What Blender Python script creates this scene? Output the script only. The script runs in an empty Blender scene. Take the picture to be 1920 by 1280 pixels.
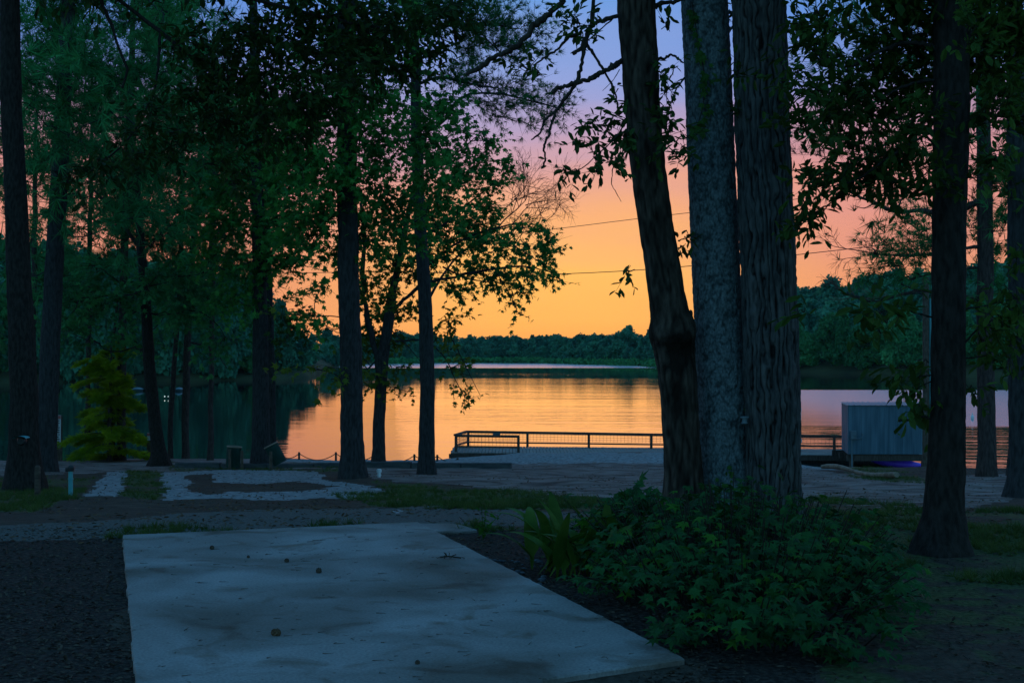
import bpy, math
import numpy as np
from mathutils import Vector

# ------------------------------------------------------------------ camera, sky, sun, exposure
F = 2500.0            # focal length in photograph pixels (1920 wide)
HY = 655.0            # row of the true horizon
CAMZ = 1.6
SC = bpy.context.scene
cam_d = bpy.data.cameras.new('camera'); cam = bpy.data.objects.new('camera', cam_d)
SC.collection.objects.link(cam); SC.camera = cam
cam_d.sensor_width = 36; cam_d.lens = 36 * F / 1920
cam_d.clip_start = 0.1; cam_d.clip_end = 6000
cam.location = (0, 0, CAMZ)
cam.rotation_euler = (math.radians(90) + math.atan((HY - 640) / F), 0, 0)
SC.view_settings.view_transform = 'Standard'; SC.view_settings.look = 'None'
SC.view_settings.exposure = 0.0; SC.view_settings.gamma = 1
SC.cycles.max_bounces = 6; SC.cycles.transparent_max_bounces = 8
SC.cycles.volume_bounces = 0

def srgb(r, g, b):
    f = lambda c: (c / 255 / 12.92) if c / 255 <= .04045 else ((c / 255 + .055) / 1.055) ** 2.4
    return (f(r), f(g), f(b), 1)

world = bpy.data.worlds.new('World'); SC.world = world; world.use_nodes = True
def build_sky():
    nt = world.node_tree; nt.nodes.clear(); N = nt.nodes.new; Lk = nt.links.new
    out = N('ShaderNodeOutputWorld'); bg = N('ShaderNodeBackground')
    tc = N('ShaderNodeTexCoord'); sep = N('ShaderNodeSeparateXYZ'); Lk(tc.outputs['Generated'], sep.inputs[0])
    def M(op, a, b=None, clamp=False):
        m = N('ShaderNodeMath'); m.operation = op; m.use_clamp = clamp
        for i, v in enumerate((a, b)):
            if v is None: continue
            if isinstance(v, (int, float)): m.inputs[i].default_value = v
            else: Lk(v, m.inputs[i])
        return m.outputs[0]
    # soft cloud streaks shift the height a little
    mp = N('ShaderNodeMapping'); mp.inputs['Scale'].default_value = (2.2, 2.2, 16); Lk(tc.outputs['Generated'], mp.inputs[0])
    nz = N('ShaderNodeTexNoise'); nz.inputs['Scale'].default_value = 2.0; nz.inputs['Detail'].default_value = 4
    Lk(mp.outputs[0], nz.inputs['Vector'])
    wob = M('MULTIPLY', M('SUBTRACT', nz.outputs['Fac'], .5), .055)
    el = M('ADD', sep.outputs['Z'], wob)
    e = M('MULTIPLY', el, 1 / .5, True)
    def ramp(stops):
        r = N('ShaderNodeValToRGB'); Lk(e, r.inputs[0]); c = r.color_ramp
        while len(c.elements) < len(stops): c.elements.new(0.5)
        for s, (p, col) in zip(c.elements, stops):
            s.position = p; s.color = col
        return r.outputs[0]
    def E(py): return (HY - py) / F / .5
    mid = ramp([(0, srgb(242, 162, 86)), (E(600), srgb(248, 178, 92)), (E(490), srgb(253, 188, 98)), (E(400), srgb(246, 174, 120)),
                (E(320), srgb(222, 160, 150)), (E(250), srgb(184, 158, 190)), (E(170), srgb(138, 160, 219)), (E(20), srgb(104, 155, 224)), (.75, srgb(76, 148, 205)), (1, srgb(74, 142, 195))])
    side = ramp([(0, srgb(236, 150, 96)), (E(560), srgb(236, 152, 108)), (E(430), srgb(228, 148, 128)), (E(325), srgb(220, 148, 146)),
                 (E(235), srgb(180, 145, 174)), (E(145), srgb(120, 145, 212)), (E(40), srgb(92, 142, 218)), (.75, srgb(72, 146, 202)), (1, srgb(74, 142, 195))])
    back = ramp([(0, srgb(104, 158, 166)), (.2, srgb(122, 182, 200)), (.5, srgb(112, 178, 212)), (1, srgb(74, 142, 195))])
    az = M('ARCTAN2', sep.outputs['X'], sep.outputs['Y'])
    d = M('ABSOLUTE', M('SUBTRACT', az, .035))
    def smooth(a, b):
        m = N('ShaderNodeMapRange'); m.interpolation_type = 'SMOOTHSTEP'; Lk(d, m.inputs[0])
        m.inputs[1].default_value = a; m.inputs[2].default_value = b; return m.outputs[0]
    def mix(f, a, b):
        m = N('ShaderNodeMix'); m.data_type = 'RGBA'; Lk(f, m.inputs[0]); Lk(a, m.inputs[6]); Lk(b, m.inputs[7]); return m.outputs[2]
    c1 = mix(smooth(.03, .24), mid, side)
    c2 = mix(smooth(.6, 1.7), c1, back)
    Lk(c2, bg.inputs['Color']); bg.inputs['Strength'].default_value = 1.0
    # the physical twilight sky adds its own faint share
    sky = N('ShaderNodeTexSky'); sky.sky_type = 'NISHITA'; sky.sun_disc = False
    sky.sun_elevation = math.radians(2); sky.sun_rotation = math.radians(2)
    bg2 = N('ShaderNodeBackground'); Lk(sky.outputs[0], bg2.inputs['Color']); bg2.inputs['Strength'].default_value = .004
    ad = N('ShaderNodeAddShader'); Lk(bg.outputs[0], ad.inputs[0]); Lk(bg2.outputs[0], ad.inputs[1])
    Lk(ad.outputs[0], out.inputs['Surface'])
build_sky()
sun_d = bpy.data.lights.new('sun', 'SUN'); sun = bpy.data.objects.new('sun', sun_d); SC.collection.objects.link(sun)
sun_d.energy = 0.02; sun_d.angle = math.radians(14); sun_d.color = (1, .45, .22)
sun.rotation_euler = (math.radians(-88), 0, math.radians(-2)); sun.location = (0, 60, 60)

# ------------------------------------------------------------------ numbers and noise
rng = np.random.default_rng(7)
_T = np.random.default_rng(3).random((256, 256))
def vn(u, v, pu=256):
    """value noise, u repeats every pu"""
    u = np.asarray(u, float); v = np.asarray(v, float)
    iu = np.floor(u).astype(int); iv = np.floor(v).astype(int); fu = u - iu; fv = v - iv
    fu = fu * fu * (3 - 2 * fu); fv = fv * fv * (3 - 2 * fv)
    a = iu % pu; b = (iu + 1) % pu; c = iv % 256; d = (iv + 1) % 256
    return (_T[a, c] * (1 - fu) + _T[b, c] * fu) * (1 - fv) + (_T[a, d] * (1 - fu) + _T[b, d] * fu) * fv
def fbm(u, v, o=4):
    s = 0; a = .5
    for i in range(o): s = s + a * vn(u * 2 ** i + 17 * i, v * 2 ** i + 31 * i); a /= 2
    return s
def unit(a): return a / (np.linalg.norm(a, axis=-1, keepdims=True) + 1e-9)

WATER_Z = -2.9
PROF = np.array([[-60, 0], [3, 0], [12.4, 0], [15, -.2], [21, -.7], [32, -1.45], [46, -2.34], [52, -2.68], [60, -2.8], [100, -2.85]])
def shore(X): return np.interp(X, [-60, -30, -4, -2, 3, 9, 11, 14, 40], [50, 51.5, 51.8, 53.2, 54.2, 53.6, 51, 47.5, 44])
def ground(X, Y):
    X = np.asarray(X, float); Y = np.asarray(Y, float)
    z = np.interp(Y, PROF[:, 0], PROF[:, 1])
    z = (z + np.interp(Y - .5, PROF[:, 0], PROF[:, 1]) + np.interp(Y + .5, PROF[:, 0], PROF[:, 1])) / 3
    w = np.clip((Y - 12) / 8, 0, 1)
    z = z + w * (fbm(X * .35 + 9, Y * .35) - .47) * .22
    z = z + .02 * (fbm(X * 2 + 3, Y * 2) - .47)
    z = z + .32 * np.exp(-((X - 3.6) / 4.3) ** 4) * np.exp(-((Y - 50.2) / 3.0) ** 2)      # sand hump by the dock
    z = z - .55 * np.exp(-((X - 14.5) / 3.2) ** 2) * np.clip((Y - 40) / 6, 0, 1)
    s = shore(X) + (fbm(X * .8, Y * 0 + 3) - .47) * .9
    d = np.clip((Y - s) / 1.1, 0, 1)
    return z * (1 - d) + d * -4.6
def W(px, py, d): return np.array([(px - 960) / F * d, d, CAMZ + (HY - py) / F * d])
def G(px, py):
    Y = np.linspace(4, 60, 2300); X = (px - 960) / F * Y
    zr = CAMZ + (HY - py) / F * Y; g = ground(X, Y)
    k = np.argmax(zr <= g)
    if not (zr <= g).any(): k = np.searchsorted(Y, 52)
    return np.array([X[k], Y[k], g[k]])
def gz(x, y): return float(ground(x, y))

# ------------------------------------------------------------------ mesh building
class MB:
    def __init__(s): s.v = []; s.f = []; s.m = []; s.n = 0; s.at = {}
    def add(s, v, f, mi=0):
        v = np.asarray(v, np.float32).reshape(-1, 3)
        fl = f if isinstance(f, list) and len(f) and isinstance(f[0], np.ndarray) and f[0].ndim == 2 else [np.asarray(f, np.int64)]
        for a in fl:
            s.f.append(a + s.n); s.m.append(np.full(len(a), mi, np.int32))
        s.v.append(v); s.n += len(v); return s
    def box(s, c, h, mi=0, rot=None, bev=0.0):
        hx, hy, hz = h; b = min(bev, hx * .9, hy * .9, hz * .9)
        if b <= 0:
            v = np.array([[x, y, z] for x in (-hx, hx) for y in (-hy, hy) for z in (-hz, hz)], float)
            f = np.array([[0, 1, 3, 2], [4, 6, 7, 5], [0, 4, 5, 1], [2, 3, 7, 6], [0, 2, 6, 4], [1, 5, 7, 3]])
            fl = [f]
        else:
            v = []; idx = {}
            for sx in (-1, 1):
                for sy in (-1, 1):
                    for sz in (-1, 1):
                        for ax in range(3):
                            p = [sx * (hx - b), sy * (hy - b), sz * (hz - b)]
                            p[ax] = (sx, sy, sz)[ax] * (hx, hy, hz)[ax]
                            idx[(sx, sy, sz, ax)] = len(v); v.append(p)
            v = np.array(v); q = []; t = []
            for ax in range(3):
                o = [a for a in range(3) if a != ax]
                for sg in (-1, 1):
                    r = []
                    for (p1, p2) in ((-1, -1), (1, -1), (1, 1), (-1, 1)):
                        k = [0, 0, 0]; k[ax] = sg; k[o[0]] = p1; k[o[1]] = p2; r.append(idx[(*k, ax)])
                    q.append(r if (sg > 0) != (ax == 1) else r[::-1])
                for s1 in (-1, 1):
                    for s2 in (-1, 1):
                        k1 = [0, 0, 0]; k1[o[0]] = s1; k1[o[1]] = s2; k2 = list(k1); k1[ax] = -1; k2[ax] = 1
                        q.append([idx[(*k1, o[0])], idx[(*k2, o[0])], idx[(*k2, o[1])], idx[(*k1, o[1])]])
            for sx in (-1, 1):
                for sy in (-1, 1):
                    for sz in (-1, 1): t.append([idx[(sx, sy, sz, a)] for a in range(3)])
            fl = [np.array(q), np.array(t)]
        if rot is not None: v = v @ np.asarray(rot).T
        return s.add(v + np.asarray(c, float), fl, mi)
    def tube(s, path, rad, seg=8, mi=0, disp=None, caps=True):
        P = np.asarray(path, float); n = len(P); R = np.broadcast_to(np.asarray(rad, float), (n,))
        T = unit(np.gradient(P, axis=0)); mt = np.abs(T.mean(0)); ref = np.zeros(3); ref[int(np.argmin(mt + np.array([0, -.05, 0])))] = 1
        A = unit(np.cross(T, ref)); B = np.cross(T, A)
        a = np.linspace(0, 2 * np.pi, seg, endpoint=False)
        rr = R[:, None] * np.ones((1, seg))
        if disp is not None: rr = rr + disp(a[None, :] + np.zeros((n, 1)), P[:, 2:3] + np.zeros((1, seg)), rr)
        s.last = (s.n, a[None, :] + np.zeros((n, 1)), P[:, 2:3] + np.zeros((1, seg)), rr)
        V = P[:, None, :] + rr[..., None] * (np.cos(a)[None, :, None] * A[:, None, :] + np.sin(a)[None, :, None] * B[:, None, :])
        i = np.arange(n - 1)[:, None] * seg; j = np.arange(seg)[None, :]; k = (j + 1) % seg
        f = np.stack([i + j, i + k, i + seg + k, i + seg + j], -1).reshape(-1, 4)
        s.add(V.reshape(-1, 3), f, mi)
        if caps:
            for r, o in ((0, -1), (n - 1, 1)):
                c = np.vstack([V[r], P[r][None]]); jj = np.arange(seg)
                s.add(c, np.stack([jj, (jj + 1) % seg, np.full(seg, seg)], -1)[:, ::o], mi)
        return s
    def cyl(s, p0, p1, r0, r1=None, seg=12, mi=0):
        return s.tube([p0, p1], [r0, r0 if r1 is None else r1], seg, mi)
    def grid(s, V, mi=0):
        n, m = V.shape[:2]; i = np.arange(n - 1)[:, None] * m; j = np.arange(m - 1)[None, :]
        return s.add(V.reshape(-1, 3), np.stack([i + j, i + j + 1, i + m + j + 1, i + m + j], -1).reshape(-1, 4), mi)
    def build(s, name, mats, parent=None, origin=None, smooth=False, attrs=None):
        me = bpy.data.meshes.new(name)
        V = np.concatenate(s.v).astype(np.float64)
        o = np.zeros(3) if origin is None else np.asarray(origin, float)
        if parent is not None and origin is None: o = np.array(parent['_w'][:3]) if '_w' in parent else np.array(parent.location)
        V = V - o
        me.vertices.add(len(V)); me.vertices.foreach_set('co', V.ravel().astype(np.float32))
        tot = np.concatenate([np.full(len(f), f.shape[1]) for f in s.f]); li = np.concatenate([f.ravel() for f in s.f])
        me.loops.add(len(li)); me.loops.foreach_set('vertex_index', li.astype(np.int32))
        st = np.concatenate([[0], np.cumsum(tot)[:-1]])
        me.polygons.add(len(tot)); me.polygons.foreach_set('loop_start', st.astype(np.int32))
        me.polygons.foreach_set('material_index', np.concatenate(s.m))
        me.polygons.foreach_set('use_smooth', np.full(len(tot), smooth))
        for k, a in (attrs or {}).items():
            at = me.attributes.new(k, 'FLOAT', 'POINT'); at.data.foreach_set('value', a.astype(np.float32).ravel())
        me.update(calc_edges=True)
        for m in (mats if isinstance(mats, (list, tuple)) else [mats]): me.materials.append(m)
        ob = bpy.data.objects.new(name, me); SC.collection.objects.link(ob)
        if parent is not None:
            ob.parent = parent
            w = np.array(parent.location) if parent.parent is None else np.zeros(3)
            ob.location = tuple(o - w) if parent.parent is None and origin is not None else (0, 0, 0)
        else: ob.location = tuple(o)
        return ob
def thing(name, loc, label, cat, group=None):
    e = bpy.data.objects.new(name, None); SC.collection.objects.link(e); e.location = tuple(float(a) for a in loc)
    e.empty_display_size = .2; tag(e, label, cat, group); return e
def tag(o, label=None, cat=None, group=None, kind=None):
    if label: o['label'] = label
    if cat: o['category'] = cat
    if group: o['group'] = group
    if kind: o['kind'] = kind
    return o
def sub(mb, name, mats, part, thing_, smooth=False):
    """sub-part: child of a part; both share the thing's origin"""
    o = mb.build(name, mats, None, origin=np.array(thing_.location), smooth=smooth); o.location = (0, 0, 0); o.parent = part; return o

# ------------------------------------------------------------------ materials
def mat(name, col, rough=.8, spec=.3, col2=None, scale=6, detail=4, bump=0, bscale=None, stretch=(1, 1, 1), metal=0, trans=0, coords='Object', lo=.35, hi=.65, emit=None, rnd=0):
    m = bpy.data.materials.new(name); m.use_nodes = True; nt = m.node_tree; N = nt.nodes.new; Lk = nt.links.new
    b = nt.nodes['Principled BSDF']; out = nt.nodes['Material Output']
    b.inputs['Roughness'].default_value = rough; b.inputs['Specular IOR Level'].default_value = spec; b.inputs['Metallic'].default_value = metal
    b.inputs['Base Color'].default_value = (*col[:3], 1)
    cs = None
    if col2 is not None or bump:
        tc = N('ShaderNodeTexCoord'); mp = N('ShaderNodeMapping'); mp.inputs['Scale'].default_value = stretch; Lk(tc.outputs[coords], mp.inputs[0])
    if col2 is not None:
        n = N('ShaderNodeTexNoise'); n.inputs['Scale'].default_value = scale; n.inputs['Detail'].default_value = detail; Lk(mp.outputs[0], n.inputs['Vector'])
        r = N('ShaderNodeValToRGB'); r.color_ramp.elements[0].position = lo; r.color_ramp.elements[1].position = hi
        r.color_ramp.elements[0].color = (*col[:3], 1); r.color_ramp.elements[1].color = (*col2[:3], 1)
        Lk(n.outputs['Fac'], r.inputs[0]); cs = r.outputs[0]
        if rnd:
            oi = N('ShaderNodeObjectInfo'); hs = N('ShaderNodeHueSaturation'); Lk(cs, hs.inputs['Color'])
            mr = N('ShaderNodeMapRange'); Lk(oi.outputs['Random'], mr.inputs[0]); mr.inputs[3].default_value = 1 - rnd; mr.inputs[4].default_value = 1 + rnd
            Lk(mr.outputs[0], hs.inputs['Value']); cs = hs.outputs[0]
        Lk(cs, b.inputs['Base Color'])
    if bump:
        n2 = N('ShaderNodeTexNoise'); n2.inputs['Scale'].default_value = bscale or scale * 3; n2.inputs['Detail'].default_value = 5; Lk(mp.outputs[0], n2.inputs['Vector'])
        bp = N('ShaderNodeBump'); bp.inputs['Distance'].default_value = bump; Lk(n2.outputs['Fac'], bp.inputs['Height']); Lk(bp.outputs[0], b.inputs['Normal'])
    if trans:
        tr = N('ShaderNodeBsdfTranslucent'); mx = N('ShaderNodeMixShader'); mx.inputs[0].default_value = trans
        if cs is not None: Lk(cs, tr.inputs['Color'])
        else: tr.inputs['Color'].default_value = (*col[:3], 1)
        Lk(b.outputs[0], mx.inputs[1]); Lk(tr.outputs[0], mx.inputs[2]); Lk(mx.outputs[0], out.inputs['Surface'])
    if emit:
        b.inputs['Emission Color'].default_value = (*emit[:3], 1); b.inputs['Emission Strength'].default_value = emit[3]
    return m
M = {}
M['bark_furrow'] = mat('bark_furrow', (.035, .037, .038), .95, .1, (.085, .088, .086), 5, 5, .012, 14, (6, 6, 1.1))
M['bark_plate'] = mat('bark_plate', (.06, .085, .092), .95, .1, (.145, .195, .205), 38, 7, .014, 75, (1.5, 1.5, 1))
M['bark_shag'] = mat('bark_shag', (.03, .023, .018), .95, .1, (.07, .055, .043), 7, 6, .012, 20, (3.5, 3.5, .9))
def relief(base, lo, hi, dark):  # furrow colour darkened by depth: dark inner bark plus painted-in crease shade
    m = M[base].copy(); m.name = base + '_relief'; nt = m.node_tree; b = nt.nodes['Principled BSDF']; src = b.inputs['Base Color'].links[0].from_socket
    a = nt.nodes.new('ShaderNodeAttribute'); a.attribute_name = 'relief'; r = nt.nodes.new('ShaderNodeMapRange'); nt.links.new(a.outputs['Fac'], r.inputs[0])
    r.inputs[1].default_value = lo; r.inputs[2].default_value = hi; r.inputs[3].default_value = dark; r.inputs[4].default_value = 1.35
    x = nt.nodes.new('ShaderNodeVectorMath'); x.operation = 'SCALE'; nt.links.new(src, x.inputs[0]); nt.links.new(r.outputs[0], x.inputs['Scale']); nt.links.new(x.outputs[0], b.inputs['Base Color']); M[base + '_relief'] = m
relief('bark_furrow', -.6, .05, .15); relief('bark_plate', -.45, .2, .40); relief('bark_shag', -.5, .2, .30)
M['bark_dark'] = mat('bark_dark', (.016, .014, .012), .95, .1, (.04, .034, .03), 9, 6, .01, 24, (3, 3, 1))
M['bark_far'] = mat('bark_far', (.024, .024, .025), .95, .1, (.055, .055, .056), 7, 6, .02, 12, (3, 3, .8))
M['bark_red'] = mat('bark_red', (.04, .03, .028), .95, .1, (.09, .068, .062), 7, 6, .02, 12, (3, 3, .8))
M['twig'] = mat('twig', (.035, .028, .022), .9, .1)
M['twig_red'] = mat('twig_red', (.16, .08, .06), .9, .1)
def leafm(n, a, b, trans=.35, sc=2.2, rough=.55): M[n] = mat(n, a, rough + .1, .10, b, sc, 3, trans=trans, lo=.38, hi=.62, rnd=.25)
leafm('leaf_near', (.022, .05, .012), (.05, .11, .022), .25, 3, .5)
leafm('leaf_oak', (.028, .06, .012), (.06, .12, .02), .3, 3)
leafm('leaf_gum', (.026, .15, .032), (.08, .32, .055), .35, 1.5)
leafm('leaf_gum_warm', (.08, .14, .02), (.16, .22, .03), .4, 1.5)
leafm('leaf_mid', (.014, .085, .027), (.048, .21, .055), .35, .8)
leafm('needle', (.022, .14, .045), (.06, .30, .09), .2, .9)
leafm('cypress', (.20, .32, .012), (.46, .58, .02), .45, 1.2)
leafm('leaf_far', (.032, .14, .09), (.075, .27, .145), .2, .22)  # bluer, lighter greens put part of the distance haze into the leaf colour
leafm('leaf_far_light', (.045, .20, .07), (.08, .32, .10), .2, .3)
leafm('leaf_bush', (.010, .06, .018), (.026, .13, .028), .3, 6, .45)
leafm('leaf_bush_light', (.04, .15, .015), (.06, .21, .02), .4, 6, .45)
leafm('leaf_strap', (.035, .09, .012), (.08, .15, .02), .3, 5, .4)
leafm('ivy', (.03, .10, .02), (.06, .17, .03), .3, 6, .45)
leafm('grass', (.035, .07, .015), (.08, .12, .03), .3, 2)
M['dead'] = mat('dead', (.06, .035, .02), .9, .1, (.16, .10, .06), 9, 3)
M['wood_grey'] = mat('wood_grey', (.16, .14, .125), .85, .15, (.34, .31, .28), 3, 5, .004, 20, (1, 6, 1))
M['wood_dark'] = mat('wood_dark', (.05, .038, .03), .85, .15, (.12, .09, .07), 4, 5, .004, 20, (2, 2, 6))
M['wood_post'] = mat('wood_post', (.07, .05, .038), .85, .15, (.14, .11, .085), 6, 5, .004, 30, (3, 3, 1))
M['log'] = mat('log', (.16, .12, .085), .85, .15, (.30, .24, .18), 3, 5, .008, 14, (1, 1, 1))
M['wire'] = mat('wire', (.12, .11, .11), .5, .5, metal=.6)
M['cable'] = mat('cable', (.05, .045, .045), .7, .3)
M['rope'] = mat('rope', (.10, .075, .055), .9, .1)
M['white'] = mat('white', (.62, .66, .68), .5, .4, (.78, .8, .8), 9, 3)
M['sign_white'] = mat('sign_white', (.60, .62, .64), .5, .4)
M['sign_red'] = mat('sign_red', (.45, .12, .11), .5, .4)
M['ink'] = mat('ink', (.05, .05, .06), .6, .3)
M['teal_pipe'] = mat('teal_pipe', (.06, .30, .33), .5, .4, (.09, .38, .40), 6, 3)
M['black_cap'] = mat('black_cap', (.015, .018, .02), .5, .4)
M['barrel'] = mat('barrel', (.003, .03, .024), .7, .2, (.006, .05, .038), 5, 3)
M['barrel_rim'] = mat('barrel_rim', (.30, .22, .16), .6, .3)  # tan colour stands in for orange light catching the rim
M['galv'] = mat('galv', (.055, .12, .165), .5, .4, (.11, .20, .26), 1.2, 5, metal=.15, stretch=(5, 5, .5))
M['galv_plain'] = mat('galv_plain', (.12, .18, .21), .5, .5, metal=.2)
M['purple'] = mat('purple', (.16, .05, .80), .35, .5, (.22, .08, .9), 4, 2)
M['rail_wood'] = mat('rail_wood', (.055, .042, .036), .85, .15, (.11, .085, .07), 5, 5, .004, 20, (6, 1, 1))
M['kerb_timber'] = mat('kerb_timber', (.05, .06, .065), .85, .2, (.09, .10, .10), 2, 4, .01, 10, (1, 6, 6))
M['litter'] = mat('litter', (.025, .02, .016), .9, .1, (.10, .075, .055), 25, 2)
M['lamp_light'] = mat('lamp_light', (.9, .9, .85), .4, .4, emit=(.75, .95, .8, .9))
M['boat'] = mat('boat', (.05, .10, .11), .5, .4)

def concrete():
    m = bpy.data.materials.new('concrete'); m.use_nodes = True; nt = m.node_tree; N = nt.nodes.new; Lk = nt.links.new
    b = nt.nodes['Principled BSDF']; b.inputs['Roughness'].default_value = .85; b.inputs['Specular IOR Level'].default_value = .25
    tc = N('ShaderNodeTexCoord')
    def noise(s, d, st=(1, 1, 1), dist=0):
        mp = N('ShaderNodeMapping'); mp.inputs['Scale'].default_value = st; Lk(tc.outputs['Object'], mp.inputs[0])
        n = N('ShaderNodeTexNoise'); n.inputs['Scale'].default_value = s; n.inputs['Detail'].default_value = d; n.inputs['Distortion'].default_value = dist
        Lk(mp.outputs[0], n.inputs['Vector']); return n.outputs['Fac']
    def rmp(f, a, c, p0, p1):
        r = N('ShaderNodeValToRGB'); r.color_ramp.elements[0].position = p0; r.color_ramp.elements[1].position = p1
        r.color_ramp.elements[0].color = a; r.color_ramp.elements[1].color = c; Lk(f, r.inputs[0]); return r.outputs[0]
    def mul(a, c, f=1.0):
        x = N('ShaderNodeMix'); x.data_type = 'RGBA'; x.blend_type = 'MULTIPLY'; x.inputs[0].default_value = f; Lk(a, x.inputs[6]); Lk(c, x.inputs[7]); return x.outputs[2]
    base = rmp(noise(.9, 6, dist=.6), (.13, .118, .10, 1), (.30, .295, .285, 1), .34, .66)
    st = rmp(noise(2.2, 6, dist=1.2), (.60, .52, .45, 1), (1, 1, 1, 1), .30, .46)
    fine = rmp(noise(60, 5), (.72, .72, .72, 1), (1.1, 1.1, 1.1, 1), .3, .7)
    spots = rmp(noise(16, 3), (.35, .30, .26, 1), (1, 1, 1, 1), .255, .30)
    Lk(mul(mul(mul(base, st), fine), spots), b.inputs['Base Color'])
    bp = N('ShaderNodeBump'); bp.inputs['Distance'].default_value = .004; Lk(noise(90, 6), bp.inputs['Height']); Lk(bp.outputs[0], b.inputs['Normal'])
    return m
M['concrete'] = concrete()

def ground_mat():
    m = bpy.data.materials.new('ground_soil'); m.use_nodes = True; nt = m.node_tree; N = nt.nodes.new; Lk = nt.links.new
    b = nt.nodes['Principled BSDF']; b.inputs['Roughness'].default_value = .95; b.inputs['Specular IOR Level'].default_value = .1
    tc = N('ShaderNodeTexCoord')
    def noise(s, d=4, st=(1, 1, 1), dist=0):
        mp = N('ShaderNodeMapping'); mp.inputs['Scale'].default_value = st; Lk(tc.outputs['Object'], mp.inputs[0])
        n = N('ShaderNodeTexNoise'); n.inputs['Scale'].default_value = s; n.inputs['Detail'].default_value = d; n.inputs['Distortion'].default_value = dist
        Lk(mp.outputs[0], n.inputs['Vector']); return n.outputs['Fac']
    def rmp(f, a, c, p0, p1):
        r = N('ShaderNodeValToRGB'); r.color_ramp.elements[0].position = p0; r.color_ramp.elements[1].position = p1
        r.color_ramp.elements[0].color = (*a, 1); r.color_ramp.elements[1].color = (*c, 1); Lk(f, r.inputs[0]); return r.outputs[0]
    def mix(f, a, c):
        x = N('ShaderNodeMix'); x.data_type = 'RGBA'; Lk(f, x.inputs[0]); Lk(a, x.inputs[6]); Lk(c, x.inputs[7]); return x.outputs[2]
    def attr(n, nz=None, amt=.6):
        a = N('ShaderNodeAttribute'); a.attribute_name = n; o = a.outputs['Fac']
        if nz is not None:
            s1 = N('ShaderNodeMath'); s1.operation = 'MULTIPLY_ADD'; Lk(nz, s1.inputs[0]); s1.inputs[1].default_value = amt; s1.inputs[2].default_value = -amt * .5
            s2 = N('ShaderNodeMath'); s2.operation = 'ADD'; Lk(o, s2.inputs[0]); Lk(s1.outputs[0], s2.inputs[1])
            mr = N('ShaderNodeMapRange'); mr.interpolation_type = 'SMOOTHSTEP'; Lk(s2.outputs[0], mr.inputs[0]); mr.inputs[1].default_value = .38; mr.inputs[2].default_value = .62
            o = mr.outputs[0]
        return o
    nbig = noise(.8, 5, dist=.5); nfine = noise(22, 6); nmid = noise(5, 5)
    soil = mix(rmp(nbig, (0, 0, 0), (1, 1, 1), .4, .6), rmp(nfine, (.03, .022, .016), (.08, .06, .047), .35, .65), rmp(nmid, (.04, .033, .024), (.085, .066, .05), .35, .65))
    grass = rmp(nfine, (.03, .05, .016), (.085, .105, .045), .35, .7)
    sand = rmp(noise(1.1, 6, (1, 1.6, 1), 1.), (.075, .054, .045), (.245, .195, .175), .35, .62)
    grav = rmp(noise(45, 5), (.055, .058, .05), (.13, .13, .12), .35, .65)
    pale = rmp(noise(9, 5), (.15, .15, .15), (.32, .32, .32), .35, .65)
    mulch = rmp(noise(30, 6), (.017, .014, .012), (.068, .053, .043), .4, .7)
    c = mix(attr('grass', nmid, 1.1), soil, grass)
    c = mix(attr('gravel', nmid, .5), c, grav)
    c = mix(attr('mulch', nmid, 1.5), c, mulch)
    c = mix(attr('sand', noise(2.2, 6, (1, 1.8, 1)), 1.3), c, sand)
    c = mix(attr('pale', noise(7, 6), 1.5), c, pale)
    Lk(c, b.inputs['Base Color'])
    bp = N('ShaderNodeBump'); bp.inputs['Distance'].default_value = .03; Lk(noise(28, 7), bp.inputs['Height']); Lk(bp.outputs[0], b.inputs['Normal'])
    return m
M['ground'] = ground_mat()

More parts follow.
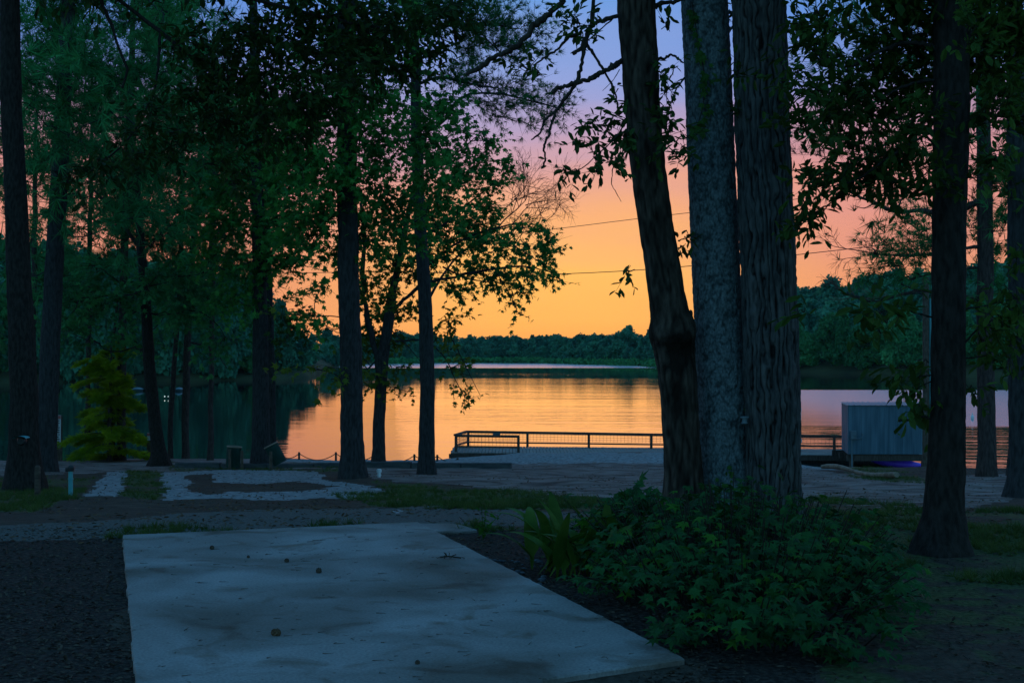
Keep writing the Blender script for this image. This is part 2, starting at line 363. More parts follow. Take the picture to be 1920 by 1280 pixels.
def water_mat():
    m = bpy.data.materials.new('lake_water'); m.use_nodes = True; nt = m.node_tree; nt.nodes.clear(); N = nt.nodes.new; Lk = nt.links.new
    out = N('ShaderNodeOutputMaterial'); gl = N('ShaderNodeBsdfGlossy'); df = N('ShaderNodeBsdfDiffuse'); mx = N('ShaderNodeMixShader')
    gl.distribution = 'GGX'; gl.inputs['Color'].default_value = (1, .95, .90, 1)
    df.inputs['Color'].default_value = (.012, .03, .03, 1)
    fr = N('ShaderNodeFresnel'); fr.inputs[0].default_value = 2.0
    tc = N('ShaderNodeTexCoord')
    def M2(op, a, c=None, clamp=False):
        x = N('ShaderNodeMath'); x.operation = op; x.use_clamp = clamp
        for i, v in enumerate((a, c)):
            if v is None: continue
            if isinstance(v, (int, float)): x.inputs[i].default_value = v
            else: Lk(v, x.inputs[i])
        return x.outputs[0]
    def noise(s, d, st, dist=0):
        mp = N('ShaderNodeMapping'); mp.inputs['Scale'].default_value = st; Lk(tc.outputs['Object'], mp.inputs[0])
        n = N('ShaderNodeTexNoise'); n.inputs['Scale'].default_value = s; n.inputs['Detail'].default_value = d; n.inputs['Distortion'].default_value = dist
        Lk(mp.outputs[0], n.inputs['Vector']); return n.outputs['Fac']
    sp = N('ShaderNodeSeparateXYZ'); Lk(tc.outputs['Object'], sp.inputs[0])
    # wind: the calm cove on the left stays a mirror, the open water is rippled in bands
    wind = noise(.012, 3, (.5, 1.6, 1))
    wr = N('ShaderNodeMapRange'); Lk(wind, wr.inputs[0]); wr.inputs[1].default_value = .38; wr.inputs[2].default_value = .6
    xr = N('ShaderNodeMapRange'); xr.interpolation_type = 'SMOOTHSTEP'; Lk(sp.outputs['X'], xr.inputs[0]); xr.inputs[1].default_value = 8; xr.inputs[2].default_value = 28
    ya = N('ShaderNodeMapRange'); ya.interpolation_type = 'SMOOTHSTEP'; Lk(M2('ADD', sp.outputs['Y'], M2('MULTIPLY', wind, 6)), ya.inputs[0]); ya.inputs[1].default_value = 79; ya.inputs[2].default_value = 83
    yb = N('ShaderNodeMapRange'); yb.interpolation_type = 'SMOOTHSTEP'; Lk(M2('ADD', sp.outputs['Y'], M2('MULTIPLY', wind, 10)), yb.inputs[0]); yb.inputs[1].default_value = 152; yb.inputs[2].default_value = 158; yb.inputs[3].default_value = 1; yb.inputs[4].default_value = 0
    patch = M2('MULTIPLY', M2('MULTIPLY', ya.outputs[0], yb.outputs[0]), xr.outputs[0])
    far = N('ShaderNodeMapRange'); far.interpolation_type = 'SMOOTHSTEP'; Lk(M2('ADD', sp.outputs['Y'], M2('MULTIPLY', wind, 60)), far.inputs[0]); far.inputs[1].default_value = 345; far.inputs[2].default_value = 372
    rough = M2('MAXIMUM', M2('MULTIPLY', patch, .235), M2('MULTIPLY', far.outputs[0], .22))
    Lk(M2('ADD', rough, .015), gl.inputs['Roughness'])
    h1 = noise(.9, 3, (.28, 1.3, 1), .4); h2 = noise(3.2, 3, (.3, 1.2, 1), .3)
    h0 = noise(.34, 2, (.09, 1, 1), .2); h00 = noise(.09, 2, (.12, 1, 1))
    h = M2('ADD', M2('ADD', M2('MULTIPLY', h1, .45), M2('MULTIPLY', h2, .10)), M2('ADD', M2('MULTIPLY', h0, .6), M2('MULTIPLY', h00, 1.3)))
    bp = N('ShaderNodeBump'); bp.inputs['Distance'].default_value = .055; Lk(h, bp.inputs['Height'])
    lr = N('ShaderNodeMapRange'); Lk(sp.outputs['X'], lr.inputs[0]); lr.inputs[1].default_value = -14; lr.inputs[2].default_value = -2; lr.inputs[3].default_value = .35; lr.inputs[4].default_value = 1
    yf = N('ShaderNodeMapRange'); Lk(sp.outputs['Y'], yf.inputs[0]); yf.inputs[1].default_value = 60; yf.inputs[2].default_value = 260; yf.inputs[3].default_value = 1; yf.inputs[4].default_value = .35
    s = M2('MULTIPLY', M2('MULTIPLY', M2('ADD', M2('MULTIPLY', wr.outputs[0], .7), .25), lr.outputs[0]), yf.outputs[0])
    Lk(s, bp.inputs['Strength'])
    Lk(bp.outputs[0], gl.inputs['Normal']); 
    Lk(fr.outputs[0], mx.inputs[0]); Lk(df.outputs[0], mx.inputs[1]); Lk(gl.outputs[0], mx.inputs[2]); Lk(mx.outputs[0], out.inputs['Surface'])
    return m
M['water'] = water_mat()

# ------------------------------------------------------------------ the setting: ground, lake, hills, patio
def inpoly(px, py, poly):
    r = np.zeros(px.shape, bool); n = len(poly); j = n - 1
    for i in range(n):
        xi, yi = poly[i]; xj, yj = poly[j]
        c = ((yi > py) != (yj > py)) & (px < (xj - xi) * (py - yi) / (yj - yi + 1e-9) + xi); r ^= c; j = i
    return r
ZONES = {
 'gravel': [[(-900, 1035), (0, 1035), (230, 1008), (780, 985), (960, 985), (1180, 985), (1180, 958), (1000, 955), (700, 950), (350, 962), (0, 985), (-900, 1000)]],
 'sand': [[(-900, 900), (0, 890), (240, 884), (420, 877), (640, 879), (700, 895), (860, 912), (1000, 925), (1240, 940), (1500, 940), (1730, 955), (1860, 945), (1960, 915),
           (1960, 880), (1800, 893), (1680, 902), (1560, 885), (1490, 880), (1490, 830), (0, 830), (-900, 835)],
          [(1240, 860), (1650, 862), (1560, 885), (1240, 885)]],
 'pale': [[(200, 885), (236, 884), (226, 930), (160, 930)],
          [(308, 884), (470, 880), (600, 884), (610, 900), (655, 905), (700, 912), (716, 918), (705, 928), (650, 934), (520, 936), (400, 934), (340, 936), (312, 938), (306, 900)],
          [(500, 862), (900, 846), (1500, 850), (1500, 868), (900, 868), (700, 872)], [(1500, 858), (1640, 868), (1560, 880), (1480, 876)],
          [(733, 955), (748, 953), (760, 958), (745, 962)]],
 'notpale': [[(350, 892), (400, 888), (400, 903), (430, 905), (560, 903), (640, 912), (560, 920), (420, 922), (392, 926), (350, 922), (356, 905)]],
 'grass': [[(-200, 905), (130, 895), (180, 890), (150, 935), (60, 960), (-200, 960)], [(236, 884), (306, 880), (312, 938), (230, 935)], [(600, 930), (720, 925), (700, 900), (860, 915), (1060, 928), (1190, 945), (1130, 958), (760, 952)],
           [(320, 868), (640, 870), (640, 884), (320, 882)], [(1520, 930), (1800, 960), (2100, 940), (2200, 1300), (1600, 1300), (1500, 990)], [(1560, 868), (1660, 872), (1740, 893), (1800, 905), (1740, 912), (1590, 893)],
           [(190, 1012), (240, 990), (500, 985), (800, 980), (990, 990), (900, 1000), (800, 992), (240, 1012)]],
 'mulch': [[(-300, 1020), (232, 1008), (262, 1400), (-300, 1400)], [(800, 995), (1100, 990), (1500, 1040), (1640, 1150), (1600, 1230), (1480, 1400), (1285, 1265), (1280, 1240)]],
}
def zone_attrs(V):
    X, Y, Z = V[:, 0], V[:, 1], V[:, 2]
    px = 960 + F * X / np.maximum(Y, .5); py = HY - F * (Z - CAMZ) / np.maximum(Y, .5)
    nr = np.clip(12 / np.maximum(Y, 5), 1, 3) ** 2; wx = (fbm(X * 1.3 + 5, Y * .9) - .47) * 60 * nr; wy = (fbm(X * 1.1 + 40, Y * .8 + 7) - .47) * 14 * nr
    fx = (fbm(X * 5, Y * 3) - .47) * 14; fy = (fbm(X * 6 + 9, Y * 3) - .47) * 4
    A = {}
    for k, ps in ZONES.items():
        s = .5 if k in ('pale', 'notpale') else 1
        m = np.zeros(len(V), bool)
        for p in ps: m |= inpoly(px + wx * s + fx, py + wy * s + fy, p)
        A[k] = m.astype(float)
    A['pale'] = A['pale'] * (1 - A.pop('notpale'))
    near = (Y < 5)
    A['mulch'][near] = 1; A['gravel'][near] = 0
    # bare worn patches let the litter show through
    A['grass'] = A['grass'] * np.clip(fbm(X * .9, Y * .7 + 50) * 1.6, 0, 1) * np.where(px > 1480, .8, 1)
    A['sand'] = A['sand'] * np.clip(.55 + fbm(X * .5 + 4, Y * .9) * .9, 0, 1)
    return A
def build_ground():
    Y = [3.0]
    while Y[-1] < 62: Y.append(Y[-1] * 1.0062)
    Y = np.array(Y); t = np.linspace(-.95, .95, 720)
    YY, TT = np.meshgrid(Y, t, indexing='ij'); XX = YY * TT
    V = np.stack([XX, YY, ground(XX, YY)], -1)
    # near the camera and out to the sides the sheet carries on
    mb = MB(); mb.grid(V[:, ::1])
    n0 = V.reshape(-1, 3)
    back = np.array([[[x, y, gz(x, y) - .03 if y > 2.5 else -.004] for x in np.linspace(-90, 90, 61)] for y in np.linspace(-60, 3.2, 22)])
    mb.grid(back)
    sides = []
    for sg in (-1, 1):
        g = []
        for y in list(np.linspace(3.2, 62, 40)):
            xs = sg * (y * .94 + np.linspace(0, 1, 12) * (130 - y * .94)); xs = xs if sg > 0 else xs[::-1]
            g.append([[x, y, gz(x, y) - .01] for x in xs])
        g = np.array(g); sides.append(g); mb.grid(g)
    allv = np.concatenate([n0, back.reshape(-1, 3)] + [g.reshape(-1, 3) for g in sides])
    o = mb.build('ground', M['ground'], smooth=True, attrs=zone_attrs(allv)); tag(o, kind='structure')
build_ground()

wmb = MB(); wmb.add([[-1500, 43, WATER_Z], [1500, 43, WATER_Z], [1500, 700, WATER_Z], [-1500, 700, WATER_Z]], [[0, 1, 2, 3]])
tag(wmb.build('lake_water', M['water']), kind='structure')

FT = [-3, -1.2, -.6, -.384, -.3, -.2, -.15, -.135, -.118, -.05, .02, .08, .1, .12, .16, .2, .3, .384, .6, 1.2, 3]
FY = [70, 110, 140, 176, 184, 196, 214, 330, 405, 450, 440, 385, 372, 318, 286, 268, 228, 206, 165, 110, 70]
def far_shore(t): return np.interp(t, FT, FY)
def hill_h(t, r):
    """height of the land r metres behind the far shore"""
    side = np.interp(t, [-.6, -.38, -.2, -.15, 0, .1, .16, .2, .26, .32, .4, .7], [16, 13, 7, 3, 3, 3, 8, 12, 15, 17, 18, 20])
    return np.clip(r / 130, 0, 1) ** .8 * side + .5 * np.clip(r / 4, 0, 1)
def build_hills():
    t = np.concatenate([np.linspace(-2.6, -.8, 18), np.linspace(-.79, .79, 240), np.linspace(.8, 2.6, 18)])
    r = np.concatenate([[-8, -2, 0, 1, 3, 6], np.linspace(10, 200, 16), [320]])
    TT, RR = np.meshgrid(t, r, indexing='ij'); Yv = far_shore(TT) + RR + (fbm(TT * 40, RR * 0 + 2) - .47) * 6
    Z = WATER_Z - .4 + np.where(RR > -1, .55, -.6) + hill_h(TT, np.maximum(RR, 0)) * (.8 + .45 * fbm(TT * 14, RR * .012))
    V = np.stack([TT * Yv, Yv, Z], -1)
    mb = MB(); mb.grid(V)
    tag(mb.build('hills', mat('hill_soil', (.03, .04, .02), .95, .1, (.07, .08, .035), .1, 4), smooth=True), kind='structure')
build_hills()
def land_z(t, r): return WATER_Z + .15 + hill_h(t, max(r, 0)) * (.8 + .45 * float(fbm(t * 14, r * .012)))

def slab(name, px_pts, top, label=None, mt='concrete', kind='structure', thick=.12):
    P = np.array([G(*p) if len(p) == 2 else np.array([p[0], p[1], 0]) for p in px_pts]); Q = []
    for a, b in zip(P, np.roll(P, -1, 0)):
        k = max(1, int(np.linalg.norm(b - a) / .07)); t = np.arange(k)[:, None] / k; q = a + (b - a) * t; nn = np.array([-(b - a)[1], (b - a)[0], 0]) / (np.linalg.norm(b - a) + 1e-9); j = (rng.random((k, 1)) ** 3) * .012; j[0] = 0; Q.append(q + nn * j)
    P = np.concatenate(Q); n = len(P)
    # rounded-over edge: three rings
    c = P.mean(0); rings = []
    for (ins, z) in ((0, top - thick), (0, top - .008), (.010, top)):
        Q = P.copy(); Q[:, :2] += -unit(P[:, :2] - c[:2]) * ins; Q[:, 2] = z; rings.append(Q)
    mb = MB(); V = np.concatenate(rings); i = np.arange(n); k = (i + 1) % n
    for r in range(2): mb.add(V, np.stack([i + r * n, k + r * n, k + (r + 1) * n, i + (r + 1) * n], -1))
    mb.add(rings[2], [list(range(n))])
    return tag(mb.build(name, M[mt]), kind=kind)
slab('patio', [(231, 1010), (500, 998), (783, 987), (1000, 1098), (1283, 1245), (-.55 + .6, 6.55, 0), (-1.5, 5.7, 0), (-1.85, 6.3, 0)][:5] + [(.15, 6.35, 0), (.05, 5.6, 0), (-1.56, 5.6, 0)], .035)
slab('path', [(786, 986.5), (845, 987), (868, 990), (895, 998), (860, 1001), (806, 1000)], .022)

# ------------------------------------------------------------------ leaves
def T_oval():
    v = np.array([[0, 0, 0], [.28, .17, .05], [.68, .19, .06], [1, 0, -.04], [.68, -.19, .06], [.28, -.17, .05]]); return v, [np.array([[0, 3, 2, 1], [0, 5, 4, 3]])]
def T_star():
    a = np.radians([-118, -58, 0, 58, 118]); R = [.42, .56, .68, .56, .42]; v = [[.32, 0, .03]]; v.append([0, 0, 0])
    for k in range(5):
        v.append([.32 + R[k] * math.cos(a[k]), R[k] * math.sin(a[k]), -.08])
        if k < 4:
            m = (a[k] + a[k + 1]) / 2; v.append([.32 + .24 * math.cos(m), .24 * math.sin(m), .02])
    v = np.array(v); n = len(v)
    return v, [np.array([[0, 1, 2, 3], [0, 3, 4, 5], [0, 5, 6, 7], [0, 7, 8, 9], [0, 9, 10, 1]])]
def T_needle(n=11, seed=1, w=.022):
    r = np.random.default_rng(seed); v = []; f = []
    for k in range(n):
        d = unit(np.array([.35 + r.random() * .75, r.normal() * .55, r.normal() * .55])); s = unit(np.cross(d, r.normal(size=3))) * w; L = .8 + .3 * r.random()
        v += [-s, s, d * L]; f.append([3 * k, 3 * k + 1, 3 * k + 2])
    return np.array(v), [np.array(f)]
def T_feather():
    v = [[0, -.02, 0], [0, .02, 0], [1, 0, -.12]]; f = [[0, 1, 2]]; q = []
    for k, x in enumerate((.15, .32, .5, .68, .84)):
        for sg in (-1, 1):
            i = len(v); L = .34 * (1 - .5 * x); v += [[x, 0, -.02 * k], [x + .12, 0, -.02 * k], [x + .2, sg * L, -.08 - .02 * k]]; f.append([i, i + 1, i + 2])
    return np.array(v), [np.array(f)]
def T_clump(seed=2):
    r = np.random.default_rng(seed); v = []; f = []
    for k in range(5):
        c = r.normal(size=3) * .28 + [.4, 0, 0]; a = unit(r.normal(size=3)) * .3; b = unit(np.cross(a, r.normal(size=3))) * .26
        i = len(v); v += [c - a, c + b, c + a, c - b]; f.append([i, i + 1, i + 2, i + 3])
    return np.array(v), [np.array(f)]
TPL = {'oval': T_oval(), 'star': T_star(), 'needle': T_needle(), 'feather': T_feather(), 'clump': T_clump(), 'tuft': T_needle(16, 5, .03)}
KAREA = {'oval': .13, 'star': .22, 'needle': .10, 'feather': .14, 'clump': .30, 'tuft': .16}
COV = {'oval': 1.35, 'star': 1.5, 'needle': 1.7, 'feather': 1, 'clump': 1, 'tuft': 1.95}
def put(mb, P, D, Nn, S, kind, mi=0):
    v, fs = TPL[kind]; D = unit(D); B = unit(np.cross(Nn, D)); C = np.cross(D, B); n = len(P)
    S = np.broadcast_to(np.asarray(S, float), (n,))
    V = P[:, None, :] + S[:, None, None] * (v[None, :, 0:1] * D[:, None, :] + v[None, :, 1:2] * B[:, None, :] + v[None, :, 2:3] * C[:, None, :])
    k = len(v); mb.add(V.reshape(-1, 3), [(f[None] + (np.arange(n) * k)[:, None, None]).reshape(-1, f.shape[1]) for f in fs], mi)
def sticks(mb, A, B, r, mi=0):
    n = len(A); D = unit(B - A); U = unit(np.cross(D, rng.normal(size=(n, 3)))); Wd = np.cross(D, U); r = np.broadcast_to(np.asarray(r, float), (n,))[:, None]
    ring = []
    for P, k in ((A, 1.), (B, .35)):
        for a in (0, 2.094, 4.189): ring.append(P + r * k * (math.cos(a) * U + math.sin(a) * Wd))
    V = np.stack(ring, 1).reshape(-1, 3); f = np.array([[0, 1, 4, 3], [1, 2, 5, 4], [2, 0, 3, 5]])
    mb.add(V, (f[None] + (np.arange(n) * 6)[:, None, None]).reshape(-1, 4), mi)
def foliage(mb, blobs, kind, s, cov=1.0, away=None, m=7, droop=.2, spread=1.0, mi=0, ti=1, twr=.006):
    """blobs: list of (centre, radii). Fills each with twigs that carry leaves."""
    for C, R in blobs:
        C = np.asarray(C, float); R = np.asarray(R, float); area = math.pi * R[0] * R[2]
        n = max(2, int(COV[kind] * cov * area / (KAREA[kind] * s * s) / m))
        u = unit(rng.normal(size=(n, 3))) * (rng.random((n, 1)) ** .42); P = C + u * R * .93
        out = (C - away) if away is not None else np.zeros(3); out = out / (np.linalg.norm(out) + 1e-6)
        d = unit(u * .7 + out * .5 + rng.normal(size=(n, 3)) * .45 + [0, 0, -droop * .5 + .1])
        L = s * (3.0 + 2.5 * rng.random(n)) * spread
        sticks(mb, P - d * L[:, None] * .3, P + d * L[:, None] * .7, twr * (.6 + .5 * rng.random(n)), ti)
        nb = max(3, n // 12); pick = rng.choice(n, min(nb, n), replace=False)
        mid = C + (P[pick] - C) * .5 + [0, 0, .03]
        sticks(mb, np.repeat(C[None], len(pick), 0) - out * R.min() * .3, mid, twr * 2.2, ti); sticks(mb, mid, P[pick], twr * 1.4, ti)
        t = np.linspace(-.25, .75, m)[None, :] + rng.normal(size=(n, m)) * .06
        Q = P[:, None] + d[:, None] * (L[:, None] * t)[..., None] + rng.normal(size=(n, m, 3)) * s * .12
        side = unit(rng.normal(size=(n, m, 3)))
        if kind in ('needle', 'tuft'): D = unit(d[:, None] * .8 + side * .5 + [0, 0, .15]); Nn = side[:, :, [1, 2, 0]]
        else: D = unit(d[:, None] * .55 + side * .85 + [0, 0, -droop]); Nn = unit(np.array([0, -.15, 1.]) + rng.normal(size=(n, m, 3)) * .55)
        put(mb, Q.reshape(-1, 3), D.reshape(-1, 3), Nn.reshape(-1, 3), s * (.7 + .6 * rng.random(n * m)), kind, mi)
def blobs_px(lst, depth, dd=.5):
    out = []
    for b in lst:
        px, py, rx, ry = b[:4]; dep = depth + (b[4] if len(b) > 4 else rng.normal() * dd)
        out.append((W(px, py, dep), (rx / F * dep, max(rx, ry) / F * dep * .8, ry / F * dep)))
    return out
def fill(x0, x1, y0, y1, n, rx, ry, dd=2.):
    return [(rng.uniform(x0, x1), rng.uniform(y0, y1), rng.uniform(*rx), rng.uniform(*ry), rng.normal() * dd) for _ in range(n)]

# ------------------------------------------------------------------ trunks and limbs
def spline(P, n):
    P = np.asarray(P, float); t = np.concatenate([[0], np.cumsum(np.linalg.norm(np.diff(P[:, :3], axis=0), axis=1) + 1e-6)]); q = np.linspace(0, t[-1], n)
    D = np.gradient(P, t, axis=0); k = np.clip(np.searchsorted(t, q, 'right') - 1, 0, len(t) - 2)
    h = (t[k + 1] - t[k])[:, None]; x = ((q - t[k])[:, None] / h)
    return (2 * x ** 3 - 3 * x ** 2 + 1) * P[k] + (x ** 3 - 2 * x ** 2 + x) * h * D[k] + (-2 * x ** 3 + 3 * x ** 2) * P[k + 1] + (x ** 3 - x ** 2) * h * D[k + 1]
def bark_fn(kind, amp):
    def f(a, z, r):
        u = a / (2 * np.pi)
        if kind == 'furrow':
            w = (vn(u * 7, z * .8, 7) - .5) * 1.3 + (vn(u * 20, z * 3.0, 20) - .5) * 1.3 + (vn(u * 50, z * 10, 50) - .5) * .7
            x = np.abs(np.sin(np.pi * (u * 25 + w))); cross = vn(np.floor(u * 25 + w) * 7.3, z * 8.5 + 40 * vn(np.floor(u * 25 + w) * 3.1, 0 * z))
            return amp * (np.clip(x * 1.5, 0, 1) * np.clip(cross * 1.6 + .1, .55, 1) * .95 + .35 * vn(u * 90, z * 26, 90) - .8)
        if kind == 'plate':
            return amp * (np.clip(np.abs(vn(u * 34 + vn(u * 17, z * 9, 17) * 2, z * 13, 34) - .5) * 4, 0, 1) * .5 + .55 * vn(u * 80, z * 45, 80) - .6)
        return amp * (np.abs(vn(u * 20 + (fbm(u * 5, z) - .4) * 2, z * 4.5) - .5) * 1.6 + .5 * vn(u * 44 + 3, z * 14) - .6)
    return f
def roots_fn(z0, flare, n=5, ph=0.):
    def f(a, z, r):
        h = np.clip(1 - (z - z0) / (r * 3.0), 0, 1) ** 2.2
        return r * flare * h * (.7 + .5 * np.cos(a * n + ph) * .5)
    return f
def trunk_mesh(path_px, depth, seg=14, rings=40, bark=None, amp=0, flare=.35, jitter=.0, extra=None, dtop=0.):
    """path_px rows (px, py, width px) from the ground up"""
    pts = []
    ys = [p[1] for p in path_px]
    for k, (px, py, w) in enumerate(path_px):
        d = depth + dtop * k / max(1, len(path_px) - 1)
        c = W(px, py, d); pts.append([*c, w / 2 / F * d])
    # sink the base
    b = pts[0]; b2 = list(b); b2[2] -= .25; b2[3] *= 1.05
    S = spline([b2] + pts, rings)
    if jitter: S[:, 0] += (fbm(S[:, 2] * 1.2, S[:, 2] * 0 + depth) - .47) * jitter
    z0 = b[2]; fns = [roots_fn(z0, flare)]
    if bark: fns.append(bark_fn(bark, amp))
    if extra: fns.append(extra)
    mb = MB(); mb.tube(S[:, :3], np.maximum(S[:, 3], .01), seg, 0, lambda a, z, r: sum(f(a, z, r) for f in fns))
    return mb, S
def limb_mb(mb, pts, w0, w1, depth, n=None, seg=8, mi=0, rough=.04):
    """pts rows (px, py[, depth offset]); w in photograph pixels"""
    P = np.array([[*W(p[0], p[1], depth + (p[2] if len(p) > 2 else 0))] for p in pts]); n = n or max(10, 5 * len(P))
    S = spline(P, n); t = np.linspace(0, 1, n)
    r = (w0 + (w1 - w0) * t) / 2 / F * depth; r = r * (1 + .12 * np.sin(t * 23 + w0) + rng.normal(size=n) * .05)
    S[1:-1] += rng.normal(size=(n - 2, 3)) * r[1:-1, None] * .28
    mb.tube(S, r, seg, mi); return S
def auto_limbs(S, blobs, mt, e, limbs=(), minr=.010):
    """grow wood to every blob from the nearest trunk point, limb or earlier blob; each stem that leaves the trunk is a branch mesh"""
    T = S[2:, :3]; T = T[T[:, 2] > min(b[0][2] for b in blobs) - 3.0] if len(T) else T
    if len(T) < 2: T = S[2:, :3]
    nodes = [(p, 0., None) for p in T[::2]] + [(p, .0, None) for L in limbs for p in L[::3]]
    ax = lambda C: np.min(np.linalg.norm(S[:, :2] - C[:2], axis=1))
    groups = []
    for C, R in sorted(blobs, key=lambda b: ax(np.asarray(b[0]))):
        C = np.asarray(C); P = np.array([q[0] for q in nodes]); D = np.linalg.norm(P - C, axis=1) + np.array([q[1] for q in nodes]) * .35 + np.where(P[:, 2] > C[2], (P[:, 2] - C[2]) * .8, 0)
        k = int(np.argmin(D)); A = P[k]; L = np.linalg.norm(C - A)
        g = nodes[k][2]
        if g is None: g = MB(); groups.append(g)
        mid = (A + C) / 2 + [0, 0, -.06 * L] + rng.normal(size=3) * .09 * L; q = spline(np.array([A, mid, C]), 9); q[1:-1] += rng.normal(size=(7, 3)) * .02 * L
        r0 = minr * (1.0 + .45 * min(L, 3)); g.tube(q, np.linspace(r0, minr * .6, 9), 5)
        for j in (3, 5, 8): nodes.append((q[j], nodes[k][1] + L * j / 8, g))
    for g in groups: g.build('branch', mt, e, smooth=True)

def tree(name, label, cat, base_px, path, depth=None, seg=14, rings=40, tm='bark_far', bark=None, amp=0, flare=.35, jitter=.05, crowns=(), limbs=(), group=None, extra=None, dtop=0., limb_auto=True):
    """crowns: (blobs, kind, size, cov, mat[, kwargs]); limbs: (pts, w0, w1[, depth offset])"""
    g = G(*base_px); depth = depth or g[1]
    e = thing(name, (g[0] / g[1] * depth, depth, CAMZ + (HY - base_px[1]) / F * depth), label, cat, group)
    path = [(base_px[0], base_px[1], path[0][2])] + list(path[1:]) if path[0][1] != base_px[1] else path
    mb, S = trunk_mesh(path, depth, seg, rings, bark, amp, flare, jitter, extra, dtop)
    at = None
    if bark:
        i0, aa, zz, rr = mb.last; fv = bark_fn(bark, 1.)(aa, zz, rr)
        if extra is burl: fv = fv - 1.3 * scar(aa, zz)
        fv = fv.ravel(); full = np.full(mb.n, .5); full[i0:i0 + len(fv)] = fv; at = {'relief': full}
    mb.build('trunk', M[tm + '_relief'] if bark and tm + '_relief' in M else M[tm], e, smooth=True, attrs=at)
    LS = []
    for l in limbs:
        lm = MB(); Ls = limb_mb(lm, l[0], l[1], l[2], depth + (l[3] if len(l) > 3 else 0)); LS.append(Ls); lm.build('branch', M[tm], e, smooth=True)
    if crowns:
        for c in crowns:
            bs = blobs_px(c[0], depth); kw = c[5] if len(c) > 5 else {}
            cm = MB(); foliage(cm, bs, c[1], c[2], c[3], away=None if kw.get('noaway') else np.array([S[-1, 0], depth, 0]) * [1, 1, 0] + [0, 0, np.mean([b[0][2] for b in bs])], **{k: v for k, v in kw.items() if k != 'noaway'})
            cm.build('crown', [M[c[4]], M['twig']], e)
            if limb_auto: auto_limbs(S, bs, M[tm], e, LS, max(.006, .00034 * depth))
    return e, S

ZB = W(1262, 625, 12)[2]
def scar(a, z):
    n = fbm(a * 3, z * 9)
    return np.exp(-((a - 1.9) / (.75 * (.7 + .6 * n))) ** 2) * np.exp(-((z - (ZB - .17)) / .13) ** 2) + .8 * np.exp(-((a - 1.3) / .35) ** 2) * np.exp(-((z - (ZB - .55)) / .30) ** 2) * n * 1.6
def burl(a, z, r):
    # knotted swelling of the leaning hickory with an old wound beneath it
    wav = .05 * np.sin(a * 2 + 1) + .03 * np.sin(a * 5)
    h = np.exp(-((z - ZB - wav) / .085) ** 2); h2 = np.exp(-((z - ZB + .04) / .26) ** 2)
    return r * (.17 * h * (.6 + .8 * fbm(a * 2 + 3, z * 5)) + .10 * h2) - .05 * scar(a, z) + h2 * .022 * (fbm(a * 4, z * 30) - .45)
# ---- the three big trunks by the bush
HB = dict(droop=.3, twr=.004, spread=.62, m=9)
D1 = 12.0
hick_leaves = [(1085, 40, 26, 22), (1078, 18, 16, 10), (985, 128, 26, 16), (1005, 140, 14, 16), (1020, 90, 14, 10), (1130, 240, 36, 18), (1160, 218, 24, 22), (1105, 275, 36, 20), (1145, 300, 26, 14), (1060, 322, 22, 6), (1080, 320, 8, 8), (1120, 325, 22, 12),
               (1170, 260, 20, 30), (1180, 512, 10, 8), (1150, 185, 8, 8), (1120, 60, 12, 12), (1092, 75, 14, 16)]
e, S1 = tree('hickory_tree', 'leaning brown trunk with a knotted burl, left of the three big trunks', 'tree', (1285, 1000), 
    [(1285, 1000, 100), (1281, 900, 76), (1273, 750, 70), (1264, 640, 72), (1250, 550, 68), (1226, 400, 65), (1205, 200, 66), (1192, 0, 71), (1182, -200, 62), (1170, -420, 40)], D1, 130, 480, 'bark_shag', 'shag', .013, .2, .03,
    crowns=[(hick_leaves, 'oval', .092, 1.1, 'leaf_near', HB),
            ([(1190, -330, 120, 90), (1080, -250, 110, 80), (1290, -260, 100, 70)], 'oval', .14, .8, 'leaf_near', HB)],  # top leaf clusters, unseen above the view, added to shade the trunks
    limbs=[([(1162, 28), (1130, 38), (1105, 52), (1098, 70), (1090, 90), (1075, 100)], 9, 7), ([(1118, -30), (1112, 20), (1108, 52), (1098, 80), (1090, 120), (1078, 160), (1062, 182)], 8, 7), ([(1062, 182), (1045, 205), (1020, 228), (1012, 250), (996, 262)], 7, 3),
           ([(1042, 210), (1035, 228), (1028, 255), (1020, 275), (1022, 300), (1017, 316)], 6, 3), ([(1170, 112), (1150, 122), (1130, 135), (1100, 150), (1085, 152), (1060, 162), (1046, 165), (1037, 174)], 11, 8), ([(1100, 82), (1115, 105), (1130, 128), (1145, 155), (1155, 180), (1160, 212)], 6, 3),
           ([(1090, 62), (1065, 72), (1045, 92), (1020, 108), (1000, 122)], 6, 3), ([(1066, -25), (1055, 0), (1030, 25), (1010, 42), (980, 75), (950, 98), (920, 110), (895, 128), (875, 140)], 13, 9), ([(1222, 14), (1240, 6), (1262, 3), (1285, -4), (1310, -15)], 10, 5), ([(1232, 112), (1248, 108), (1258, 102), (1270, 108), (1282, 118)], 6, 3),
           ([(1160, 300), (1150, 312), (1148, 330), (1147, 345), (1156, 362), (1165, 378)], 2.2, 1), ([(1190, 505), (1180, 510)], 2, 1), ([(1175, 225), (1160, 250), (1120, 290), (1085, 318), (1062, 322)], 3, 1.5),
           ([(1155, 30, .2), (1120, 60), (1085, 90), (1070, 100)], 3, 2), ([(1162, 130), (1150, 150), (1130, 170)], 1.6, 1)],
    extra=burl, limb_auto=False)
stub = MB(); limb_mb(stub, [(1280, 605), (1290, 592), (1297, 582)], 14, 6, 12.0); stub.build('branch', M['bark_shag'], e, smooth=True)
RT = [(1250, 160, 14, 60), (1248, 240, 22, 50), (1262, 290, 22, 16), (1285, 260, 20, 30), (1287, 450, 7, 22), (1278, 465, 6, 10), (1250, 50, 14, 14), (1390, 30, 12, 30), (1388, 120, 12, 40), (1386, 200, 10, 40)]
